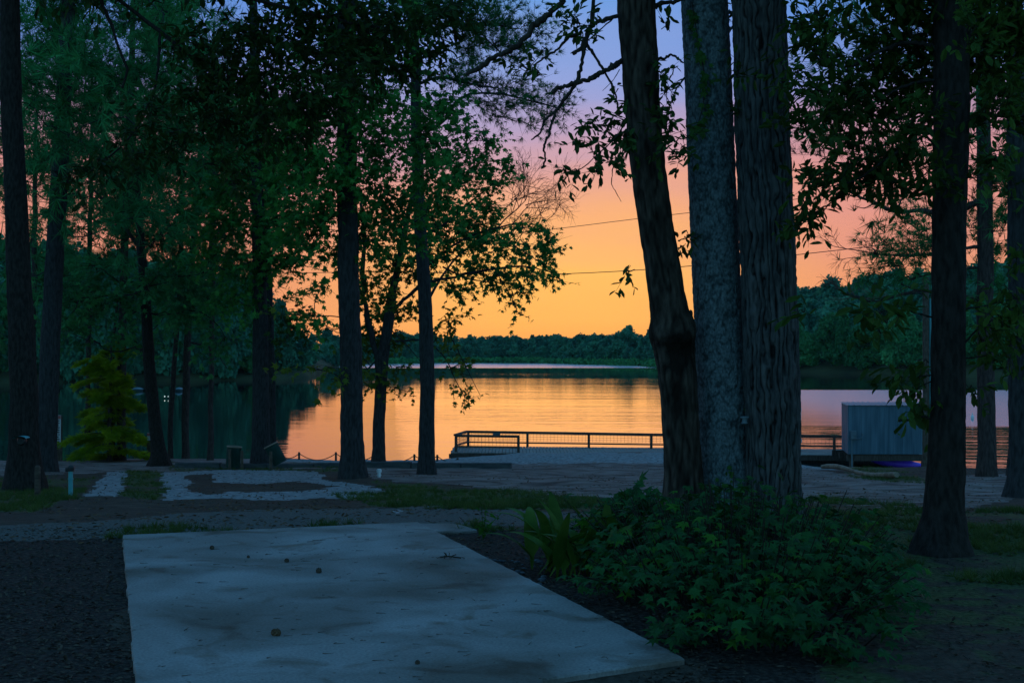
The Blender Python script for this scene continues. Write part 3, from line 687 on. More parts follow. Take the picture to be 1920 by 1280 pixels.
tree('gum_tree', 'middle of the three big trunks, pale grey bark with a few climbing leaves', 'tree', (1362, 1000),
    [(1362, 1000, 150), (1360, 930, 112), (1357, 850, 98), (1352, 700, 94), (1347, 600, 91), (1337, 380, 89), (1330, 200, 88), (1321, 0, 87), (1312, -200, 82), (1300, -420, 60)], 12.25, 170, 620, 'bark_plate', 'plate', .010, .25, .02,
    crowns=[(RT, 'oval', .092, 1.1, 'leaf_near', HB), ([(1330, -340, 150, 100), (1250, -420, 140, 90)], 'oval', .14, .8, 'leaf_near', HB)],  # upper clusters are out of view, added overhead to darken the trunk area
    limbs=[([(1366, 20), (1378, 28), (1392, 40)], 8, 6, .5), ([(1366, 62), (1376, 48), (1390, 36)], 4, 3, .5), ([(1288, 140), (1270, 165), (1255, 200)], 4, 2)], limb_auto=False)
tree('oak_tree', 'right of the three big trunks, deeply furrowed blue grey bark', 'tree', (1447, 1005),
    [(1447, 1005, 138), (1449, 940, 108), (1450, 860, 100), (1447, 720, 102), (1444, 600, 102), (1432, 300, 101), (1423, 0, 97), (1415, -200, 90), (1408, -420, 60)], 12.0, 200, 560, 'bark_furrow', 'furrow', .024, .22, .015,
    crowns=[([(1440, -330, 150, 100), (1540, -260, 110, 90)], 'oval', .14, .8, 'leaf_near', HB)], limb_auto=True)  # crown wholly above the view, added for the shade it casts below

# ---- the dark oak on the right and its leaves
OK1 = [(1500, 45, 26, 16), (1530, 25, 34, 20), (1560, 50, 30, 26), (1520, 95, 38, 26), (1500, 130, 24, 24), (1545, 110, 34, 30), (1530, 170, 50, 34), (1590, 110, 32, 26), (1600, 170, 50, 40), (1560, 215, 60, 30), (1510, 230, 30, 30), (1650, 110, 50, 36), (1690, 70, 56, 46), (1700, 150, 56, 50),
       (1650, 200, 60, 44), (1720, 220, 50, 50), (1620, 255, 60, 30), (1560, 262, 40, 16), (1690, 290, 60, 34), (1740, 330, 40, 40), (1510, 330, 26, 18), (1540, 350, 30, 26), (1505, 385, 24, 24), (1530, 400, 28, 22), (1500, 425, 14, 12), (1560, 320, 40, 20), (1590, 345, 30, 20), (1640, 320, 46, 22), (1680, 345, 36, 22), (1620, 300, 50, 22),
       (1730, 20, 46, 34), (1700, 0, 80, 30), (1760, 100, 40, 60), (1745, 170, 30, 60)]
OK2 = [(1850, 40, 60, 44), (1900, 90, 50, 50), (1840, 130, 44, 44), (1890, 170, 56, 40), (1850, 215, 50, 26), (1910, 230, 40, 26), (1820, 60, 30, 40), (1930, 40, 60, 50), (1960, 130, 50, 60), (1835, 300, 18, 14), (1870, 300, 20, 16), (1820, 330, 16, 26),
       (1850, 610, 40, 18), (1890, 600, 40, 26), (1905, 640, 30, 26), (1840, 640, 24, 14), (1870, 655, 30, 12), (1820, 570, 14, 10), (1890, 560, 30, 22), (1915, 480, 20, 30), (1818, 730, 14, 12), (1900, 670, 20, 10)]
OK3 = [(1650, 588, 24, 9), (1625, 595, 14, 10), (1680, 582, 26, 10), (1660, 605, 22, 14), (1705, 570, 18, 10), (1690, 598, 18, 10), (1650, 625, 10, 10), (1700, 690, 22, 8), (1685, 705, 14, 8), (1720, 705, 18, 8), (1715, 730, 14, 7), (1690, 735, 12, 8), (1740, 680, 12, 8), (1740, 775, 16, 9), (1725, 765, 10, 7), (1750, 790, 14, 12), (1505, 585, 12, 10)]
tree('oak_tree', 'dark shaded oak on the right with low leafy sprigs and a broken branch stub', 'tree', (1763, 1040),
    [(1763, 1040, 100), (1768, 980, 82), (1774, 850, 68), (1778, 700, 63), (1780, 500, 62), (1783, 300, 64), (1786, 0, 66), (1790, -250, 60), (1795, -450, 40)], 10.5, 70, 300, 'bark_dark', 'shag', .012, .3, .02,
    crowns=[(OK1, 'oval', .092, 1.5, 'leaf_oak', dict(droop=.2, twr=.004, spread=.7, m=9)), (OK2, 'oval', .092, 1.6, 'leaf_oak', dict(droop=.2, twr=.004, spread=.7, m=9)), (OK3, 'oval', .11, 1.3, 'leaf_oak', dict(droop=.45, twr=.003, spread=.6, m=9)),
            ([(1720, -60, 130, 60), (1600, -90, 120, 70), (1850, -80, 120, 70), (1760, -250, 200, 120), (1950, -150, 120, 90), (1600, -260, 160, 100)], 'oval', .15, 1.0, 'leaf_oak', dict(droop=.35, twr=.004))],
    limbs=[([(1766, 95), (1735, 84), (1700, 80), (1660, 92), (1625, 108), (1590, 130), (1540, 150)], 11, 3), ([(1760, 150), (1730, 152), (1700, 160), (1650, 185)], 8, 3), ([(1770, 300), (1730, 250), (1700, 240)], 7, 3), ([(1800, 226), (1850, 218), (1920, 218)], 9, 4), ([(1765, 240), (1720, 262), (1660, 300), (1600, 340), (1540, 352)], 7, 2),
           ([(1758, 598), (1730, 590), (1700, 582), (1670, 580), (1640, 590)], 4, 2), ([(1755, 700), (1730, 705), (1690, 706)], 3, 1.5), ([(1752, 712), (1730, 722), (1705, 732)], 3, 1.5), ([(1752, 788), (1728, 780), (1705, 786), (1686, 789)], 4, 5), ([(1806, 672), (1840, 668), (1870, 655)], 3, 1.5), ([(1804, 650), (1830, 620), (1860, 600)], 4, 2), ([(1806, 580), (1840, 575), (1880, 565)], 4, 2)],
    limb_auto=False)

# ---- left foreground: dark trunk with an overhanging limb
LF = [(640, 25, 110, 34), (560, 60, 90, 50), (470, 70, 90, 50), (390, 110, 70, 44), (330, 90, 40, 30), (440, 150, 80, 44), (530, 140, 90, 50), (620, 110, 80, 50), (700, 60, 70, 50), (770, 30, 70, 40), (850, 10, 50, 24), (830, 60, 40, 30), (800, 100, 40, 30), (760, 130, 36, 26), (370, 190, 70, 36), (290, 200, 40, 26),
      (420, 230, 70, 32), (330, 250, 60, 26), (250, 250, 40, 20), (280, 290, 60, 22), (500, 210, 70, 40), (190, 300, 40, 18), (160, 325, 36, 18), (130, 345, 24, 12), (230, 320, 40, 18), (590, 190, 60, 36), (400, 310, 46, 20), (440, 345, 30, 16), (660, 160, 50, 30), (470, 270, 50, 26), (700, 120, 50, 36), (560, 250, 40, 24), (810, 150, 20, 14), (880, 40, 16, 22)]
DL = G(47, 918)[1]
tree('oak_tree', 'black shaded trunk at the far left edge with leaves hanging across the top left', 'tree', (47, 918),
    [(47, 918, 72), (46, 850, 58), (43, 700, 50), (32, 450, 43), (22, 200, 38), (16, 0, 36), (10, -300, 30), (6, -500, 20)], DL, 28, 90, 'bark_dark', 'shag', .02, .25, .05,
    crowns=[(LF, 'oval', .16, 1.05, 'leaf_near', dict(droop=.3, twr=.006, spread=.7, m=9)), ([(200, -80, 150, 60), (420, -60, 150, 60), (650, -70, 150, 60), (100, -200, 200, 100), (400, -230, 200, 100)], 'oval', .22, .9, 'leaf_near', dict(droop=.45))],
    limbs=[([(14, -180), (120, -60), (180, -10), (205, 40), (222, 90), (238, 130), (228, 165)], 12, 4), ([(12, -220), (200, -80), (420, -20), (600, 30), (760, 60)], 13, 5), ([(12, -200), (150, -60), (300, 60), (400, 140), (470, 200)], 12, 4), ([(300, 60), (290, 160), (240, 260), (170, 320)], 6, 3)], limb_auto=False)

# ---- pines and gums between the road and the water, left to right
NB = dict(droop=.1, m=6, twr=.008)
tree('pine_tree', 'tall straight blue grey pine trunk second from the left edge', 'tree', (86, 884),
    [(86, 884, 44), (90, 760, 38), (97, 600, 35), (108, 380, 32), (118, 180, 29), (126, 0, 27), (138, -300, 22), (145, -520, 12)], None, 24, 80, 'bark_far', 'plate', .02, .2, .04,
    crowns=[(fill(60, 330, -60, 420, 50, (26, 60), (12, 26), 2) + fill(-40, 80, -20, 520, 14, (26, 50), (12, 24), 2) + fill(40, 420, -30, 330, 34, (30, 60), (14, 28), 2), 'tuft', .42, .85, 'needle', NB)])
tree('pine_tree', 'pine with a twin stem standing inside the yellow green cypress', 'tree', (228, 862),
    [(228, 862, 19), (228, 700, 17), (232, 500, 15), (238, 340, 14), (245, 150, 12), (250, -50, 8)], None, 12, 50, 'bark_red', 'plate', .01, .1, .06,
    crowns=[(fill(130, 330, -40, 420, 40, (26, 60), (12, 24), 2), 'tuft', .42, .85, 'leaf_mid', NB)], limbs=[([(214, 862), (213, 760), (214, 640), (220, 560)], 7, 5)])
tree('gum_tree', 'dark flared trunk beside the small red and white sign', 'tree', (300, 873),
    [(300, 873, 30), (292, 800, 24), (281, 700, 22), (272, 560, 19), (262, 430, 15), (250, 300, 12), (244, 150, 9)], None, 20, 60, 'bark_dark', 'shag', .015, .9, .06,
    crowns=[(fill(120, 420, 500, 660, 22, (36, 70), (16, 30), 2) + fill(150, 400, 300, 520, 12, (30, 60), (14, 26), 2), 'star', .21, .5, 'leaf_mid', dict(droop=.3))], limbs=[([(264, 470), (215, 400), (170, 350)], 7, 3), ([(268, 480), (300, 440), (345, 405)], 5, 3)])
tree('pine_tree', 'thin leaning reddish trunk, left one of the close pair by the green water', 'tree', (319, 858),
    [(319, 858, 11), (322, 760, 10), (328, 670, 9), (335, 560, 9), (340, 400, 9), (342, 250, 7)], None, 10, 40, 'bark_red', None, 0, .1, .08,
    crowns=[(fill(270, 420, 160, 560, 16, (26, 50), (12, 22), 2), 'tuft', .42, .8, 'needle', NB)])
tree('pine_tree', 'slim reddish trunk, right one of the close pair by the green water', 'tree', (348, 859),
    [(348, 859, 15), (349, 740, 14), (353, 600, 13), (362, 450, 12), (372, 330, 10), (380, 200, 8)], None, 12, 40, 'bark_red', None, 0, .15, .06,
    crowns=[(fill(300, 480, 60, 600, 24, (26, 56), (12, 24), 2), 'tuft', .42, .8, 'leaf_mid', NB)], limbs=[([(356, 560), (400, 470), (440, 430)], 5, 2), ([(352, 640), (400, 655), (425, 690)], 4, 1.5)])
tree('gum_tree', 'thick dark trunk between the two green trash barrels', 'tree', (490, 878),
    [(490, 878, 38), (489, 800, 33), (488, 650, 29), (486, 520, 26), (482, 350, 22), (478, 200, 19), (474, 0, 14)], None, 28, 80, 'bark_far', 'shag', .018, .35, .06,
    crowns=[([(470, 330, 80, 60), (430, 410, 80, 50), (510, 420, 70, 44), (470, 490, 70, 30), (530, 490, 40, 24), (400, 480, 60, 26), (540, 350, 60, 50), (440, 560, 60, 30), (540, 450, 40, 26), (560, 490, 24, 16)], 'star', .20, 1.35, 'leaf_gum', dict(droop=.3)), ([(548, 610, 34, 22), (530, 640, 24, 12)], 'star', .20, 1.1, 'leaf_near', dict(droop=.3))])
tree('gum_tree', 'slim trunk just behind and right of the thick one by the barrels', 'tree', (511, 872),
    [(511, 872, 17), (510, 760, 15), (507, 640, 14), (504, 520, 12), (500, 400, 10)], 44, 14, 50, 'bark_far', 'plate', .012, .2, .05,
    crowns=[([(520, 300, 70, 60), (450, 260, 80, 60), (560, 240, 60, 60), (400, 350, 60, 50)], 'star', .20, 1.1, 'leaf_gum', dict(droop=.3))])
L8 = [(560, 300, 90, 60), (610, 200, 80, 60), (520, 200, 80, 60), (700, 180, 70, 60), (640, 330, 80, 60), (700, 270, 80, 60), (730, 360, 70, 60), (600, 400, 80, 50), (690, 430, 60, 40), (560, 430, 50, 30), (640, 480, 50, 26), (780, 260, 60, 50), (800, 330, 50, 40), (820, 200, 50, 40), (760, 430, 50, 30), (590, 590, 24, 14), (605, 610, 26, 14), (640, 100, 100, 60), (740, 90, 90, 60), (600, 540, 30, 14), (835, 380, 40, 36)]
tree('gum_tree', 'thick straight trunk left of the forked tree, rising through dense leaves', 'tree', (662, 896),
    [(662, 896, 50), (660, 820, 43), (657, 650, 40), (652, 450, 38), (650, 250, 36), (650, 0, 33), (652, -250, 26), (654, -450, 14)], None, 34, 120, 'bark_far', 'furrow', .03, .2, .05,
    crowns=[(L8, 'star', .165, 1.25, 'leaf_gum', dict(droop=.35)), ([(560, 590, 34, 10), (600, 694, 50, 9), (640, 684, 26, 9), (560, 688, 30, 8), (620, 712, 30, 8), (650, 700, 24, 8)], 'star', .18, .9, 'leaf_gum_warm', dict(droop=.35)), ([(600, -60, 150, 60), (800, -90, 120, 60), (680, -200, 200, 100)], 'star', .20, .9, 'leaf_gum', {})])
L9 = [(870, 500, 60, 30), (930, 520, 60, 26), (1000, 515, 42, 18), (1040, 520, 24, 12), (1020, 480, 34, 22), (990, 465, 40, 24), (1025, 450, 24, 18), (930, 455, 60, 30), (865, 440, 60, 40), (985, 428, 40, 18), (905, 385, 50, 26), (870, 330, 60, 40), (925, 345, 34, 26), (945, 315, 20, 18), (900, 290, 44, 30), (850, 240, 36, 30), (925, 265, 24, 18),
      (975, 545, 24, 14), (962, 570, 14, 12), (975, 590, 10, 8), (845, 540, 34, 14), (870, 545, 30, 10), (890, 420, 60, 30), (850, 300, 50, 40), (830, 210, 24, 20), (810, 400, 50, 50), (800, 470, 50, 40)]
L9b = [(720, 560, 44, 26), (690, 590, 36, 20), (745, 590, 36, 18), (770, 570, 26, 30), (700, 630, 40, 20), (750, 640, 30, 20), (680, 660, 40, 18), (740, 690, 40, 12), (700, 705, 34, 14), (745, 728, 26, 8), (770, 734, 14, 6), (690, 725, 22, 10), (840, 600, 26, 16), (855, 618, 18, 8), (820, 625, 20, 12),
       (850, 655, 24, 12), (868, 675, 18, 12), (845, 690, 16, 10), (868, 700, 14, 14), (872, 735, 14, 10), (880, 748, 10, 6), (850, 722, 14, 6), (680, 530, 40, 30), (760, 520, 40, 30), (735, 490, 40, 30)]
tree('gum_tree', 'forked slim tree holding the sunlit star shaped leaves over the orange water', 'tree', (709, 874),
    [(709, 874, 27), (712, 800, 23), (714, 720, 22), (722, 640, 21), (728, 590, 20), (740, 530, 14), (756, 450, 11), (775, 360, 9), (800, 250, 6)], None, 18, 80, 'bark_far', 'shag', .012, .3, .12,
    crowns=[(L9, 'star', .19, .9, 'leaf_gum', dict(droop=.3, twr=.01, spread=.8)), (L9b, 'star', .18, .85, 'leaf_gum_warm', dict(droop=.3, twr=.01, spread=.8))],
    limbs=[([(714, 720), (700, 640), (686, 580), (680, 520), (682, 450), (676, 380)], 13, 6), ([(728, 590), (760, 560), (800, 530), (850, 520), (920, 505), (990, 500), (1040, 512)], 8, 2), ([(756, 450), (820, 430), (880, 380), (930, 340)], 7, 2), ([(800, 500), (850, 460), (920, 430), (1000, 420), (1040, 440)], 5, 1.5), ([(775, 360), (830, 310), (900, 250)], 4, 1.5),
           ([(880, 440), (930, 445), (980, 470), (1010, 490)], 3, 1.2), ([(740, 640), (800, 640), (830, 665), (858, 720), (872, 745)], 4, 1.2), ([(735, 620), (770, 655), (790, 680)], 3, 1), ([(722, 650), (690, 690), (640, 700)], 4, 1.5), ([(930, 510), (955, 550), (970, 580)], 2.4, 1), ([(880, 385), (905, 395), (935, 385)], 2, 1),
           ([(850, 640), (880, 700), (900, 740)], 2, 1), ([(830, 500), (870, 520), (920, 530)], 4, 1.5)])
P10 = [(900, 45, 40, 22), (950, 40, 36, 18), (1000, 42, 22, 14), (930, 80, 40, 16), (980, 80, 26, 12), (1010, 62, 14, 10), (880, 90, 30, 20), (960, 105, 34, 12), (1015, 100, 16, 8), (850, 150, 34, 16), (900, 155, 40, 14), (950, 165, 36, 14), (1000, 185, 34, 14), (1040, 175, 18, 10), (1058, 205, 16, 10), (1020, 215, 24, 12), (960, 200, 40, 12),
       (900, 195, 34, 12), (1000, 235, 18, 8), (860, 120, 30, 14), (1065, 190, 10, 8), (985, 150, 24, 8), (930, 220, 22, 8)]
tree('pine_tree', 'straight pine trunk nearest the dock with needle sprays against the blue sky', 'tree', (801, 889),
    [(801, 889, 34), (801, 800, 29), (800, 650, 27), (796, 540, 25), (786, 380, 22), (780, 200, 20), (777, 50, 17), (774, -200, 12), (772, -400, 6)], None, 26, 100, 'bark_far', 'plate', .016, .25, .05,
    crowns=[(P10, 'tuft', .20, .95, 'needle', dict(droop=0, m=5, twr=.008, spread=.9)), (fill(740, 900, -160, 60, 16, (30, 60), (14, 26), 1), 'tuft', .34, .8, 'needle', NB)],
    limbs=[([(780, 240), (820, 235), (870, 180), (930, 175), (1000, 190), (1060, 205)], 7, 2), ([(778, 160), (820, 145), (870, 155), (930, 165)], 6, 3), ([(776, 60), (830, 50), (900, 45), (960, 50)], 7, 3), ([(870, 30), (900, 60), (940, 100)], 4, 2), ([(840, 145), (880, 155), (930, 200), (950, 225)], 3, 1)])
# ---- bare twiggy branches behind the gum leaves
bare = thing('bare_tree', G(860, 866), 'leafless fine twigged branches reaching right of the gum leaves', 'tree')
DB = 50.
bm = MB(); limb_mb(bm, [(803, 866), (803, 700), (806, 560), (850, 490), (935, 425)], 6, 4, DB, seg=6); bm.build('trunk', M['bark_far'], bare, smooth=True)
bm = MB()
def twigtree(mb, p, ang, L, w, lev, depth):
    q = [(p[0], p[1])]; a = ang
    for i in range(4):
        a += rng.normal() * .16; q.append((q[-1][0] + math.cos(a) * L / 4, q[-1][1] - math.sin(a) * L / 4, rng.normal() * .15))
    limb_mb(mb, q, w, w * .55, depth, n=8, seg=4)
    if lev > 0:
        for i in range(2, 5):
            for _ in range(1 + (rng.random() < .6)):
                twigtree(mb, q[i], a + rng.choice([-1, 1]) * rng.uniform(.3, .95), L * rng.uniform(.5, .72), w * .6, lev - 1, depth)
for st in [((935, 425), .75, 70, 2.6), ((930, 430), .3, 80, 2.4), ((940, 400), 1.1, 70, 2.2), ((905, 480), .55, 90, 2.4), ((985, 385), .2, 50, 1.8), ((960, 420), .9, 80, 2.)]: twigtree(bm, st[0], st[1], st[2], st[3], 3, DB)
bm.build('crown', M['twig_red'], bare)

# ---- right background trunks
RP = [(1690, 470, 40, 16), (1660, 455, 24, 12), (1720, 440, 40, 18), (1740, 400, 30, 20), (1710, 415, 30, 12), (1690, 400, 26, 12), (1640, 475, 24, 8), (1680, 500, 34, 12), (1720, 490, 40, 14), (1670, 495, 24, 10), (1650, 520, 20, 7), (1700, 520, 30, 10), (1740, 460, 26, 30), (1645, 535, 14, 8), (1720, 515, 24, 10),
      (1840, 420, 30, 30), (1870, 470, 30, 26), (1850, 510, 30, 16), (1880, 530, 26, 14), (1835, 560, 24, 10), (1890, 410, 30, 30), (1830, 380, 24, 24), (1900, 350, 30, 26), (1860, 340, 34, 26)]
tree('pine_tree', 'reddish pine trunk between the dark oak and the right edge', 'tree', (1849, 892),
    [(1849, 892, 37), (1849, 800, 33), (1848, 650, 31), (1847, 450, 29), (1845, 260, 26), (1842, 0, 22), (1838, -250, 14)], None, 22, 90, 'bark_red', 'plate', .02, .2, .05,
    crowns=[(RP, 'tuft', .26, .85, 'needle', dict(droop=0, m=5, twr=.01, spread=.9)), (fill(1560, 1960, -100, 300, 36, (30, 60), (14, 26), 2), 'tuft', .42, .8, 'needle', NB), ([(1540, 270, 34, 10), (1570, 262, 34, 10), (1600, 285, 40, 12), (1530, 290, 26, 8), (1610, 250, 30, 10)], 'needle', .3, .5, 'twig_red', dict(m=5, twr=.006))],
    limbs=[([(1845, 375), (1780, 395), (1720, 396), (1680, 396), (1640, 380), (1600, 362), (1570, 345)], 12, 4), ([(1846, 460), (1780, 470), (1720, 478), (1660, 478), (1610, 470)], 7, 2), ([(1846, 560), (1780, 552), (1730, 545), (1690, 552), (1640, 565), (1600, 555), (1565, 540)], 8, 3), ([(1845, 500), (1780, 505), (1700, 525)], 5, 2), ([(1720, 545), (1690, 532)], 4, 3), ([(1680, 396), (1700, 360), (1720, 330)], 5, 2), ([(1640, 380), (1620, 390), (1600, 385)], 3, 1), ([(1600, 362), (1590, 372)], 2, 1)])
tw = MB()
for st in [((1610, 470), 3.0, 50, 2.), ((1600, 362), 2.7, 40, 1.6), ((1640, 560), 2.9, 60, 2.), ((1690, 552), 3.4, 50, 2.), ((1620, 480), 3.3, 40, 1.6), ((1660, 478), 2.6, 40, 1.8), ((1580, 548), 2.4, 30, 1.8)]: twigtree(tw, st[0], st[1], st[2], st[3], 2, 47.)
twt = thing('bare_tree', G(1735, 880), 'reddish dead twigs spreading over the hill left of the dark oak', 'dead branches'); tw.build('crown', M['twig_red'], twt)
rt2 = MB(); limb_mb(rt2, [(1752, 885), (1756, 700), (1752, 600), (1730, 550), (1690, 552)], 5, 3, 47., seg=6); limb_mb(rt2, [(1755, 640), (1756, 480), (1700, 478), (1660, 478)], 5, 3, 47., seg=6); limb_mb(rt2, [(1755, 500), (1740, 400), (1680, 396), (1600, 362)], 4, 2, 47., seg=6)
limb_mb(rt2, [(1690, 552), (1640, 560), (1580, 548)], 3, 2, 47., seg=6); limb_mb(rt2, [(1660, 478), (1610, 470)], 3, 2, 47., seg=6); rt2.build('trunk', M['bark_far'], twt)
tree('pine_tree', 'big blue grey trunk at the right edge behind leaves', 'tree', (1916, 932),
    [(1916, 932, 56), (1912, 850, 42), (1910, 700, 38), (1909, 500, 36), (1907, 300, 34), (1903, 0, 30), (1900, -250, 20)], None, 30, 100, 'bark_far', 'plate', .016, .5, .04,
    crowns=[([(1900, 340, 44, 30), (1920, 420, 30, 40), (1880, 290, 40, 26), (1915, 560, 20, 30)], 'oval', .2, 1.0, 'leaf_oak', {})])
tree('pine_tree', 'slim leaning trunk at the water edge near the right border', 'tree', (1893, 891),
    [(1893, 891, 16), (1899, 820, 12), (1903, 740, 11), (1907, 600, 10), (1910, 450, 9)], None, 12, 40, 'bark_red', None, 0, .2, .04, limb_auto=False)

# ---- yellow green bald cypress
def cypress():
    g = G(205, 863); e = thing('cypress_tree', g, 'yellow green feathery young cypress on the left shore', 'tree'); d = g[1]
    t, S = trunk_mesh([(205, 864, 9), (206, 760, 7), (208, 680, 4), (209, 630, 2)], d, 10, 30); t.build('trunk', M['bark_red'], e, smooth=True)
    lb = MB(); cr = MB()
    for k in range(46):
        f = (k + rng.random() * .6) / 46; py = 868 - f * 218; w = 92 * (1 - f) ** .42 + 6; a = rng.uniform(0, 2 * math.pi)
        if py < 700: w *= 1.25
        L = w / F * d * rng.uniform(.55, 1.08); A = W(206, py - 10, d); dirv = np.array([math.cos(a), math.sin(a), .15]); n = 12
        tt = np.linspace(0, 1, n)[:, None]; P = A + dirv * L * tt + np.array([0, 0, -.34 * L]) * tt ** 2.2
        lb.tube(P, np.linspace(.02, .004, n), 4)
        m = int(110 + 260 * L); q = rng.random(m) ** .7; ii = np.clip((q * (n - 1)).astype(int), 0, n - 2); Q = P[ii] + (P[ii + 1] - P[ii]) * (q * (n - 1) - ii)[:, None]
        side = np.cross(dirv, [0, 0, 1.]) * rng.choice([-1, 1], m)[:, None]
        Q = Q + side * (rng.random((m, 1)) * .28 * L * (1.2 - q[:, None])) + rng.normal(size=(m, 3)) * [.06, .06, .025] - [0, 0, .03]
        D = unit(dirv * .8 + side * .6 + rng.normal(size=(m, 3)) * .35 - [0, 0, .25]); put(cr, Q, D, unit(np.array([0, 0, 1.]) + rng.normal(size=(m, 3)) * .5), .17 * (.7 + .6 * rng.random(m)), 'feather')
    lb.build('branch', M['bark_red'], e); cr.build('crown', M['cypress'], e)
cypress()
# ---- leafy backdrop trees behind the left trunks (on the bank, just left of the cove)
def bank_tree(px, base, top, w, d, kind, size, cov, mt, label, nb=22, cat='tree'):
    g = G(px, base); e = thing(kind_name[mt], (W(px, base, d)[0], d, W(px, base, d)[2]), label, cat)
    t, S = trunk_mesh([(px, base, 13), (px + 3, (base + top) / 2, 10), (px + 6, top, 4)], d, 10, 30, jitter=.2); t.build('trunk', M['bark_red'], e, smooth=True)
    bl = []
    for k in range(nb):
        f = (k + .5) / nb; py = base - 260 + (top - base + 260) * f; ww = w * (.55 + .6 * math.sin(math.pi * min(1, f * .9 + .15)))
        a = rng.uniform(0, 6.283); r = ww * rng.uniform(.3, 1)
        bl.append((px + math.cos(a) * r, py, rng.uniform(26, 52), rng.uniform(13, 24), math.sin(a) * r / F * d))
    bs = blobs_px(bl, d); cm = MB(); foliage(cm, bs, kind, size, cov, **(NB if kind == 'tuft' else dict(droop=.3))); cm.build('crown', [M[mt], M['twig']], e)
    auto_limbs(S, bs, M['bark_red'], e, (), .014)
kind_name = {'needle': 'pine_tree', 'leaf_mid': 'gum_tree', 'leaf_gum': 'gum_tree', 'leaf_gum_warm': 'gum_tree'}
bank_tree(62, 868, 60, 120, 49, 'tuft', .44, .9, 'needle', 'bushy pine showing between the two leftmost trunks', 26)
bank_tree(395, 866, 40, 120, 50, 'tuft', .44, .9, 'needle', 'bushy pine rising behind the slim reddish pair, left of the barrels', 26)
bank_tree(165, 866, 120, 110, 50.5, 'tuft', .44, .9, 'leaf_mid', 'tall leafy tree just left of and behind the yellow green cypress', 24)

# ------------------------------------------------------------------ far woods
def far_crown(seed, h, w, kind, mt, conic=False, dens=1.):
    r = np.random.default_rng(seed); P = []; nl = 9
    for k in range(nl):
        f = (k + .5) / nl; z = h * (.12 + .83 * f); ww = w * (1.05 - f if conic else math.sin(math.pi * (.18 + .74 * f)) ** .7) * .5
        a = r.uniform(0, 6.28); rr = ww * .45; c = np.array([math.cos(a) * rr, math.sin(a) * rr, z]); R = np.array([ww * .75, ww * .75, h * .13])
        n = int(95 * dens); u = unit(r.normal(size=(n, 3))); P.append(np.concatenate([c + u * R * (r.random((n, 1)) ** .25), u], 1))
    P = np.concatenate(P); return P
def far_mesh(seed, h, w, s, mt, conic=False, dens=1.):
    P = far_crown(seed, h, w, None, mt, conic, dens); mb = MB(); n = len(P)
    put(mb, P[:, :3], unit(P[:, 3:] + rng.normal(size=(n, 3)) * .5), rng.normal(size=(n, 3)), s * (.7 + .6 * rng.random(n)), 'clump'); return mb
PROT = {}
def far_tree(t, r, h, w, mt, seed, label, group, conic=False):
    key = (seed, mt, conic)
    if key not in PROT:
        c = far_mesh(seed, 1., .72 if not conic else .5, .105, mt, conic, 1.6); o = c.build('crown', M[mt]); k = MB(); k.tube([[0, 0, -.03], [0, 0, .5], [0, 0, .9]], [.02, .015, .004], 6); k2 = k.build('trunk', M['bark_far'])
        PROT[key] = (o.data, k2.data); bpy.data.objects.remove(o); bpy.data.objects.remove(k2)
    Y = float(far_shore(t)) + r; e = thing('pine_tree' if conic else 'broadleaf_tree', (t * Y, Y, land_z(t, r) - .2), label, 'tree', group)
    e.scale = (h * w, h * w, h); e.rotation_euler = (0, 0, rng.uniform(0, 6.28))
    for nm, d in zip(('crown', 'trunk'), PROT[key]):
        o = bpy.data.objects.new(nm, d); SC.collection.objects.link(o); o.parent = e
for i in range(15):
    t = .213 + i * .0125 + rng.normal() * .002
    far_tree(t, rng.uniform(1, 6), rng.uniform(5.5, 9.5), rng.uniform(.8, 1.1), 'leaf_far_light', 40 + i % 4, ('narrow pointed tree among the rounded ones on the shore below the right hill' if i % 5 == 3 else 'light green rounded tree on the shore below the wooded hill on the right'), 'shore trees below the right hill', i % 5 == 3)
for i in range(20):
    t = -.40 + i * .0118 + rng.normal() * .003
    far_tree(t, rng.uniform(1, 7), rng.uniform(8, 17) * (1 if i < 17 else .65), rng.uniform(.5, .8), 'leaf_far_light' if i % 4 == 1 else 'leaf_far', 50 + i % 5, ('lighter green tree on the far bank of the shaded left cove' if i % 4 == 1 else 'dark teal tree on the far bank of the shaded left cove'), 'trees along the left cove')
def wood(name, label, rows):
    protos = [far_crown(100 + k, 1., .75, None, None, k % 3 == 2, .55) for k in range(6)]; mb = MB()
    for (t0, t1, r, h0, h1, step, s) in rows:
        t = t0
        while t < t1:
            Y = float(far_shore(t)) + r * rng.uniform(.85, 1.15); h = rng.uniform(h0, h1) * rng.choice([.86, .95, 1, 1, 1.08]); p = protos[rng.integers(6)]; a = rng.uniform(0, 6.28); ca, sa = math.cos(a), math.sin(a)
            if rng.random() < .04: h *= 1.18
            w = h * rng.uniform(.6, 1.3)
            Q = p[:, :3] * [w, w, h]; Q = np.stack([Q[:, 0] * ca - Q[:, 1] * sa, Q[:, 0] * sa + Q[:, 1] * ca, Q[:, 2]], 1) + [t * Y, Y, land_z(t, Y - float(far_shore(t))) - .6]
            n = len(Q); put(mb, Q, unit(rng.normal(size=(n, 3)) + [0, -.4, .5]), rng.normal(size=(n, 3)), s * h * (.7 + .6 * rng.random(n)), 'clump')
            t += step * .8 * rng.uniform(.7, 1.3) * h / Y
    o = mb.build(name, M['leaf_far']); tag(o, label, 'woods', kind='stuff')
